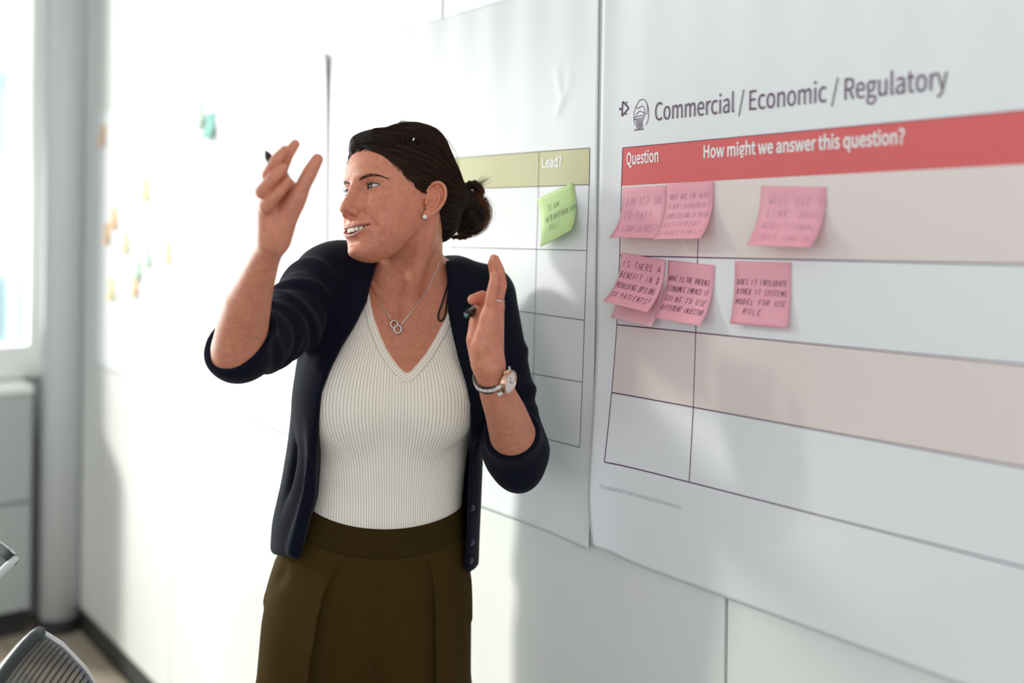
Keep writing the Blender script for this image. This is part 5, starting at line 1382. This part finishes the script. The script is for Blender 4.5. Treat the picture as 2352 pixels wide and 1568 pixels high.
M_cord = principled('black_cord', (0.008, 0.008, 0.010), 0.7); noise_bump(M_cord, 900, 0.5, 0.0004)
def ball(c, r, n=14): 
    mb = MB(); mb.lathe([(r * math.sin(math.pi * i / n), -r * math.cos(math.pi * i / n)) for i in range(n + 1)], c, (0, 0, 1), 20); return mb
def button(px, py):
    c, _ = hit([cardigan], px, py, 1.4, 1.8); n = np.array((0.02, -1, 0.12)); n /= np.linalg.norm(n)
    mb = MB(); mb.lathe([(.0008, -.0006), (.0008, .0010), (.0030, .0008), (.0036, .0016), (.0044, .0017), (.0048, .001), (.0048, -.0015)], c + n * .0004, n, 20)
    hmb(mb).build('button', M_btn, CD, True)
for p in ((1083, 1245), (1081, 1287), (1084, 1166)): button(*p)
# ear studs
p, _ = hit([body], 975, 498); mb = ball(p + np.array((.0005, -.0022, 0)), .0036)
hmb(mb).build('pearl_earring', M_pearl, woman, True)
far = h2w((-80, 2, -44)); hmb(ball(far, .0036)).build('pearl_earring', M_pearl, woman, True)
# necklace: chain lying on the neck, two linked rings
nk = empty('necklace', (0, 0, 0)); nk.parent = woman
def lay(pts, off=.0009): return [hit([body], x, y)[0] for x, y in pts]
ch1 = lay([(846, 640), (850, 650), (856, 662), (864, 676), (873, 692), (882, 709), (890, 722), (898, 735)])
ch2 = lay([(1006, 602), (1004, 612), (998, 630), (990, 648), (979, 668), (966, 688), (952, 707), (937, 727), (921, 747)])
def smooth_path(pts, n=60):
    pts = np.array(pts); t = np.linspace(0, len(pts) - 1, n); q = np.stack([np.interp(t, range(len(pts)), pts[:, k]) for k in range(3)], 1)
    for _ in range(6): q[1:-1] = (q[:-2] + 2 * q[1:-1] + q[2:]) / 4
    q = to_surface(body, q, .0011, 3); return q
back = to_surface(body, np.array([J(1008, 592, 1.70), J(1003, 588, 1.74), J(975, 590, 1.765), J(940, 595, 1.77), J(890, 600, 1.76), J(850, 615, 1.73), J(842, 630, 1.69)]), .0011, 5)
mb = MB()
for pth in (smooth_path(ch1), smooth_path(ch2, 80), back):
    mb.tube(pth, [.00055 + .00022 * (i % 2) for i in range(len(pth))], 6)
hmb(mb).build('chain', M_silver, nk, True)
for (x, y, r_, tilt) in ((905.5, 744, .0060, .5), (914, 755.5, .0062, -.25)):
    c, _ = hit([body], x, y); c = c + np.array((0, -.003, 0))
    nrm = Vector((tilt, -1, .12)).normalized(); e = nrm.orthogonal().normalized(); b_ = nrm.cross(e); mb = MB()
    prof = [(-.0011, .0014), (.0003, .0016), (.0011, .0012), (.0011, -.0012), (.0003, -.0016), (-.0011, -.0014)]; n_ = 40; V = []; F = []
    for i in range(n_):
        a = 2 * math.pi * i / n_; d_ = e * math.cos(a) + b_ * math.sin(a)
        for (rr, hh) in prof: V.append(Vector(c) + d_ * (r_ + rr) + nrm * hh)
    for i in range(n_):
        for k in range(6): F.append((i * 6 + k, i * 6 + (k + 1) % 6, ((i + 1) % n_) * 6 + (k + 1) % 6, ((i + 1) % n_) * 6 + k))
    mb.add(V, F); hmb(mb).build('pendant_ring', M_silver, nk, True)
# the black hanger loop of the top showing at her left collarbone
pts = [(1029, 650), (1024, 668), (1018, 690), (1010, 712), (1006, 726), (1008, 735), (1014, 737), (1020, 731), (1024, 715), (1026, 695), (1030, 668)]
q_ = np.array([hit([body, top], x, y)[0] for x, y in pts]); q_ = np.stack([np.interp(np.linspace(0, 10, 50), range(11), q_[:, k]) for k in range(3)], 1)
for _ in range(4): q_[1:-1] = (q_[:-2] + 2 * q_[1:-1] + q_[2:]) / 4
q_[:, 1] -= .0018
mb = MB(); mb.tube(q_, .00145, 8); hmb(mb).build('hanger_loop', M_cord, woman, True)
# ring
a_, b_ = HL(1138, 706, 3), HL(1151, 655, 3); c = a_ + (b_ - a_) * .34; ax_ = Vector(b_ - a_).normalized(); e = ax_.orthogonal().normalized(); f_ = ax_.cross(e)
mb = MB(); mb.tube([Vector(c) + (e * math.cos(t) + f_ * math.sin(t)) * .0098 for t in np.linspace(0, 2 * math.pi, 32, endpoint=False)], .0010, 8, closed=True); hmb(mb).build('finger_ring', M_silver, woman, True)
# wristwatch
wt = empty('wristwatch', (0, 0, 0)); wt.parent = woman
wc = Vector(J(1127, 868, 1.432)); wax = Vector(FORE_L[0][0] - FORE_L[0][2]).normalized()
ex_ = (Vector((1, 0, 0)) - wax * wax.x).normalized(); ec_ = wax.cross(ex_); ec_ = ec_ if ec_.y < 0 else -ec_
WRX, WRY = .0238, .0225
def wring(a, r=0.0): return wc + ex_ * math.cos(a) * (WRX + r) + ec_ * math.sin(a) * (WRY + r)
A0 = math.radians(26); NL_ = 17; gap = math.radians(40)
for i in range(NL_):
    a0 = A0 + gap + (2 * math.pi - 2 * gap) * (i + .06) / NL_; a1 = A0 + gap + (2 * math.pi - 2 * gap) * (i + .94) / NL_
    def blk(w0, w1, r0, r1, nm, mt):
        mb = MB(); P8 = []
        for r in (r0, r1):
            P8 += [wring(a0, r) + wax * w0, wring(a1, r) + wax * w0, wring(a1, r) + wax * w1, wring(a0, r) + wax * w1]
        mb.hexa(P8); hmb(mb).build(nm, mt, wt)
    blk(-.0072, -.0030, -.0010, .0016, 'strap_link', M_dsteel); blk(.0030, .0072, -.0010, .0016, 'strap_link', M_dsteel); blk(-.0029, .0029, -.0008, .0020, 'strap_link', M_ceram)
cn = (ex_ * math.cos(A0) + ec_ * math.sin(A0)).normalized(); cc = wring(A0, .0005)
mb = MB(); mb.lathe([(0, -.002), (.0150, -.002), (.0172, .000), (.0178, .0035), (.0172, .0065), (.0160, .0080)], cc, cn, 40); hmb(mb).build('case', M_rose, wt, True)
mb = MB(); mb.lathe([(.0160, .0078), (.0178, .0070), (.0176, .0088), (.0158, .0096), (.0146, .0086), (.0146, .0074)], cc, cn, 40); hmb(mb).build('bezel', M_rose, wt, True)
mb = MB(); mb.lathe([(0, .0080), (.0148, .0080), (.0148, .0074), (0, .0074)], cc, cn, 40); hmb(mb).build('dial', M_dial, wt)
for ang, ln, w_ in ((0.6, .008, .0006), (2.4, .0115, .0005)):
    d_ = (wax * math.cos(ang) + wax.cross(cn) * math.sin(ang)); s_ = d_.cross(cn); o_ = cc + cn * .0083
    mb = MB(); mb.add([o_ - s_ * w_ - d_ * .002, o_ + s_ * w_ - d_ * .002, o_ + s_ * w_ + d_ * ln, o_ - s_ * w_ + d_ * ln], [(0, 1, 2, 3)]); hmb(mb).build('watch_hand', M_dsteel, wt)
for s_ in (1, -1):
    for w0 in (-.0085, .0045):
        mb = MB(); t_ = wax.cross(cn) * s_; b0 = cc + cn * .001 + t_ * .0135
        mb.hexa([b0 + wax * w0, b0 + wax * (w0 + .004), b0 + wax * (w0 + .004) + t_ * .0075 - cn * .005, b0 + wax * w0 + t_ * .0075 - cn * .005, b0 + wax * w0 + cn * .004, b0 + wax * (w0 + .004) + cn * .004, b0 + wax * (w0 + .004) + t_ * .0075 - cn * .002, b0 + wax * w0 + t_ * .0075 - cn * .002]); hmb(mb).build('lug', M_ceram, wt)
mb = MB(); mb.lathe([(0, 0), (.0026, 0), (.0028, .002), (.0024, .004), (0, .0042)], cc + cn * .0035 + wax * .0176, wax, 14); hmb(mb).build('crown', M_rose, wt, True)

# pens, each a thing held in a hand
def pen(label, tip, d, length, r, tipcol, capped):
    tip = Vector(tip); d = Vector(d).normalized(); root = empty('marker_pen', tip); tag(root, label, 'pen', 'black pens held in the hands')
    def part(nm, prof, mt): 
        mb = MB(); mb.lathe(prof, (0, 0, 0), d, 20); return mb.build(nm, mt, root, True)
    if capped:
        part('barrel', [(r * .88, .045), (r * .95, .046), (r, .06), (r, length - .004), (r * .8, length), (0, length)], M_black)
        cap = part('cap', [(0, -.0005), (r * .55, 0), (r * .85, .002), (r * 1.02, .012), (r * 1.06, .046), (r * .9, .047)], M_black)
        e = d.orthogonal().normalized(); e = e if e.z > 0 else -e; s_ = d.cross(e)
        mb = MB(); mb.hexa([e * r * 1.0 + s_ * .002 + d * .003, e * r * 1.0 - s_ * .002 + d * .003, e * r * 1.0 - s_ * .002 + d * .036, e * r * 1.0 + s_ * .002 + d * .036, e * (r + .0022) + s_ * .0015 + d * .004, e * (r + .0022) - s_ * .0015 + d * .004, e * (r + .0018) - s_ * .0015 + d * .036, e * (r + .0018) + s_ * .0015 + d * .036]); mb.build('clip', M_black, cap)
        part('end_plug', [(0, -.0016), (r * .36, -.0014), (r * .5, .0006)], tipcol)
    else:
        part('nib', [(0, -.001), (.0007, -.0006), (.0012, .003), (.0018, .006)], tipcol)
        part('barrel', [(.0017, .0055), (r * .55, .010), (r * .9, .020), (r, .030), (r, length - .004), (r * .8, length), (0, length)], M_black)
    return root
M_teal = principled('teal_plastic', (0.10, 0.32, 0.30), 0.4); noise_bump(M_teal, 200, 0.05, 0.0002)
M_purple = principled('purple_nib', (0.06, 0.02, 0.16), 0.4); noise_bump(M_purple, 200, 0.05, 0.0002)
pen('black capped marker pen gripped by the thumb of the hand with the watch', J(1071, 724, 1.435), (.0135, .050, .0075), .125, .0062, M_teal, True)
pen('black pen with a pointed purple nib held between the fingers of the raised hand', J(609.5, 346, 1.283), (-.004, .050, -.0120), .112, .0052, M_purple, False)

# ------------------------------------------------------------------ mesh-back chairs at the lower left
M_cgrey = principled('pale_grey_plastic', (0.62, 0.63, 0.63), 0.3); noise_bump(M_cgrey, 200, 0.05, 0.0003)
M_mesh = principled('black_mesh', (0.016, 0.019, 0.026), 0.8); noise_bump(M_mesh, 900, 0.4, 0.0004)
M_seat = principled('dark_seat_fabric', (0.03, 0.033, 0.04), 0.9); noise_bump(M_seat, 600, 0.5, 0.001)
M_chrome = principled('polished_base', (0.55, 0.56, 0.57), 0.25, Metallic=1.0); noise_bump(M_chrome, 200, 0.02, 0.0002)
def chair(corner, L, label):
    """corner: the top corner of the backrest in the picture; L: along the top edge away from that corner"""
    L = Vector((L[0], L[1], 0)).normalized(); F_ = Vector((-L.y, L.x, 0)); W_ = .46
    C_ = Vector(corner); 
    if chair.flip: F_ = -F_
    mid = C_ + L * W_ / 2
    root = empty('office_chair', (mid.x + F_.x * .22, mid.y + F_.y * .22, 0)); tag(root, label, 'chair', 'mesh office chairs')
    O = Vector(root.location)
    prof = [(0.0, .95), (.030, .925), (.062, .885), (.090, .83), (.118, .75), (.132, .66), (.128, .57), (.105, .49)]
    def bp(s, v):          # s 0..1 along the top edge, v 0..1 downwards
        t = v * (len(prof) - 1); k = min(int(t), len(prof) - 2); u = t - k
        fw = prof[k][0] * (1 - u) + prof[k + 1][0] * u; z = prof[k][1] * (1 - u) + prof[k + 1][1] * u
        x = 2 * s - 1; rnd = .006 * abs(x) ** 6 * (1 - min(1, v * 3)); inset = .03 * v
        p = C_ + L * (W_ * (.5 + (s - .5) * (1 - inset))) + F_ * (fw + .012 * x * x - .012); return Vector((p.x, p.y, z - rnd)) - O
    edge_ = [bp(0, v) for v in np.linspace(1, 0, 22)] + [bp(s, 0) for s in np.linspace(0.04, .96, 18)] + [bp(1, v) for v in np.linspace(0, 1, 22)]
    mb = MB(); mb.tube(edge_ + [bp(s, 1) for s in np.linspace(.96, .04, 14)], .0065, 10, closed=True); mb.build('back_frame', M_cgrey, root, True)
    mb = MB()
    for i in range(84):
        s = .02 + .96 * i / 83; V = []
        for j in range(25):
            v = .015 + .97 * j / 24; V += [bp(s - .0035, v) + F_ * .007, bp(s + .0035, v) + F_ * .007]
        mb.add(V, [(2 * j, 2 * j + 1, 2 * j + 3, 2 * j + 2) for j in range(24)])
    for j in range(40):
        v = .02 + .96 * j / 39; V = []
        for i in range(25):
            s = .02 + .96 * i / 24; V += [bp(s, v - .004) + F_ * .005, bp(s, v + .004) + F_ * .005]
        mb.add(V, [(2 * i, 2 * i + 1, 2 * i + 3, 2 * i + 2) for i in range(24)])
    m_ = mb.build('mesh_back', M_mesh, root, True); m_['kind'] = 'stuff'
    # black edge binding along the top
    mb = MB(); mb.tube([bp(s, .012) for s in np.linspace(.0, 1.0, 16)], .0095, 8); mb.build('top_binding', M_mesh, root, True)
    mb = MB(); V = []; F2 = []; n_ = 28
    def sp(a, r, z): 
        ca, sa = math.cos(a), math.sin(a); q = (abs(ca) ** 4 + abs(sa) ** 4) ** .25
        return L * (ca / q * .235 * r) + F_ * (sa / q * .225 * r + .06) + Vector((0, 0, z))
    for (r, z) in ((0.0, .425), (.9, .425), (1.0, .445), (1.0, .475), (.93, .495), (.5, .485), (0.0, .480)):
        V += [sp(2 * math.pi * k / n_, r, z) for k in range(n_)]
    for i in range(6): F2 += [(i * n_ + k, i * n_ + (k + 1) % n_, (i + 1) * n_ + (k + 1) % n_, (i + 1) * n_ + k) for k in range(n_)]
    mb.add(V, F2); mb.build('seat', M_seat, root, True)
    mb = MB(); mb.tube([F_ * -.12 + Vector((0, 0, .52)), F_ * -.10 + Vector((0, 0, .43)), F_ * -.02 + Vector((0, 0, .40))], [.022, .026, .03], 10); mb.build('back_bracket', M_black, root, True)
    for s_ in ():
        mb = MB(); mb.tube([L * (.22 * s_) + Vector((0, 0, .43)), L * (.285 * s_) + Vector((0, 0, .44)), L * (.29 * s_) + Vector((0, 0, .66))], [.014, .014, .014], 8)
        mb.box(-1, 1, -1, 1, -1, 1, lambda x, y, z: L * (.29 * s_ + .04 * x) + F_ * (.02 + .12 * y) + Vector((0, 0, .672 + .012 * z))); mb.build('armrest', M_black, root)
    mb = MB(); mb.lathe([(.03, .10), (.03, .30), (.02, .30), (.02, .42)], (0, 0, 0), n=20); mb.build('gas_column', M_black, root, True)
    for k in range(5):
        a = 2 * math.pi * k / 5 - math.pi / 2; d_ = Vector((math.cos(a), math.sin(a), 0))
        mb = MB(); mb.tube([d_ * .02 + Vector((0, 0, .115)), d_ * .15 + Vector((0, 0, .098)), d_ * .22 + Vector((0, 0, .075))], [.026, .020, .014], 8); lg = mb.build('base_leg', M_chrome, root, True)
        t_ = Vector((-d_.y, d_.x, 0)); mb = MB(); mb.lathe([(0, -.022), (.026, -.020), (.028, -.012), (.028, .012), (.026, .020), (0, .022)], d_ * .22 + Vector((0, 0, .0285)), t_, 18); mb.build('caster', M_black, lg, True)
    return root
chair.flip = False
chair(at(86, 1446, 1.42), (.22, -.97), 'mesh-back office chair at the bottom edge, its pale-edged corner pointing up')
chair.flip = False
chair(at(34, 1288, 1.73), (-.77, .64), 'mesh-back office chair cut by the left edge below the window cabinet')
lap('accessories')
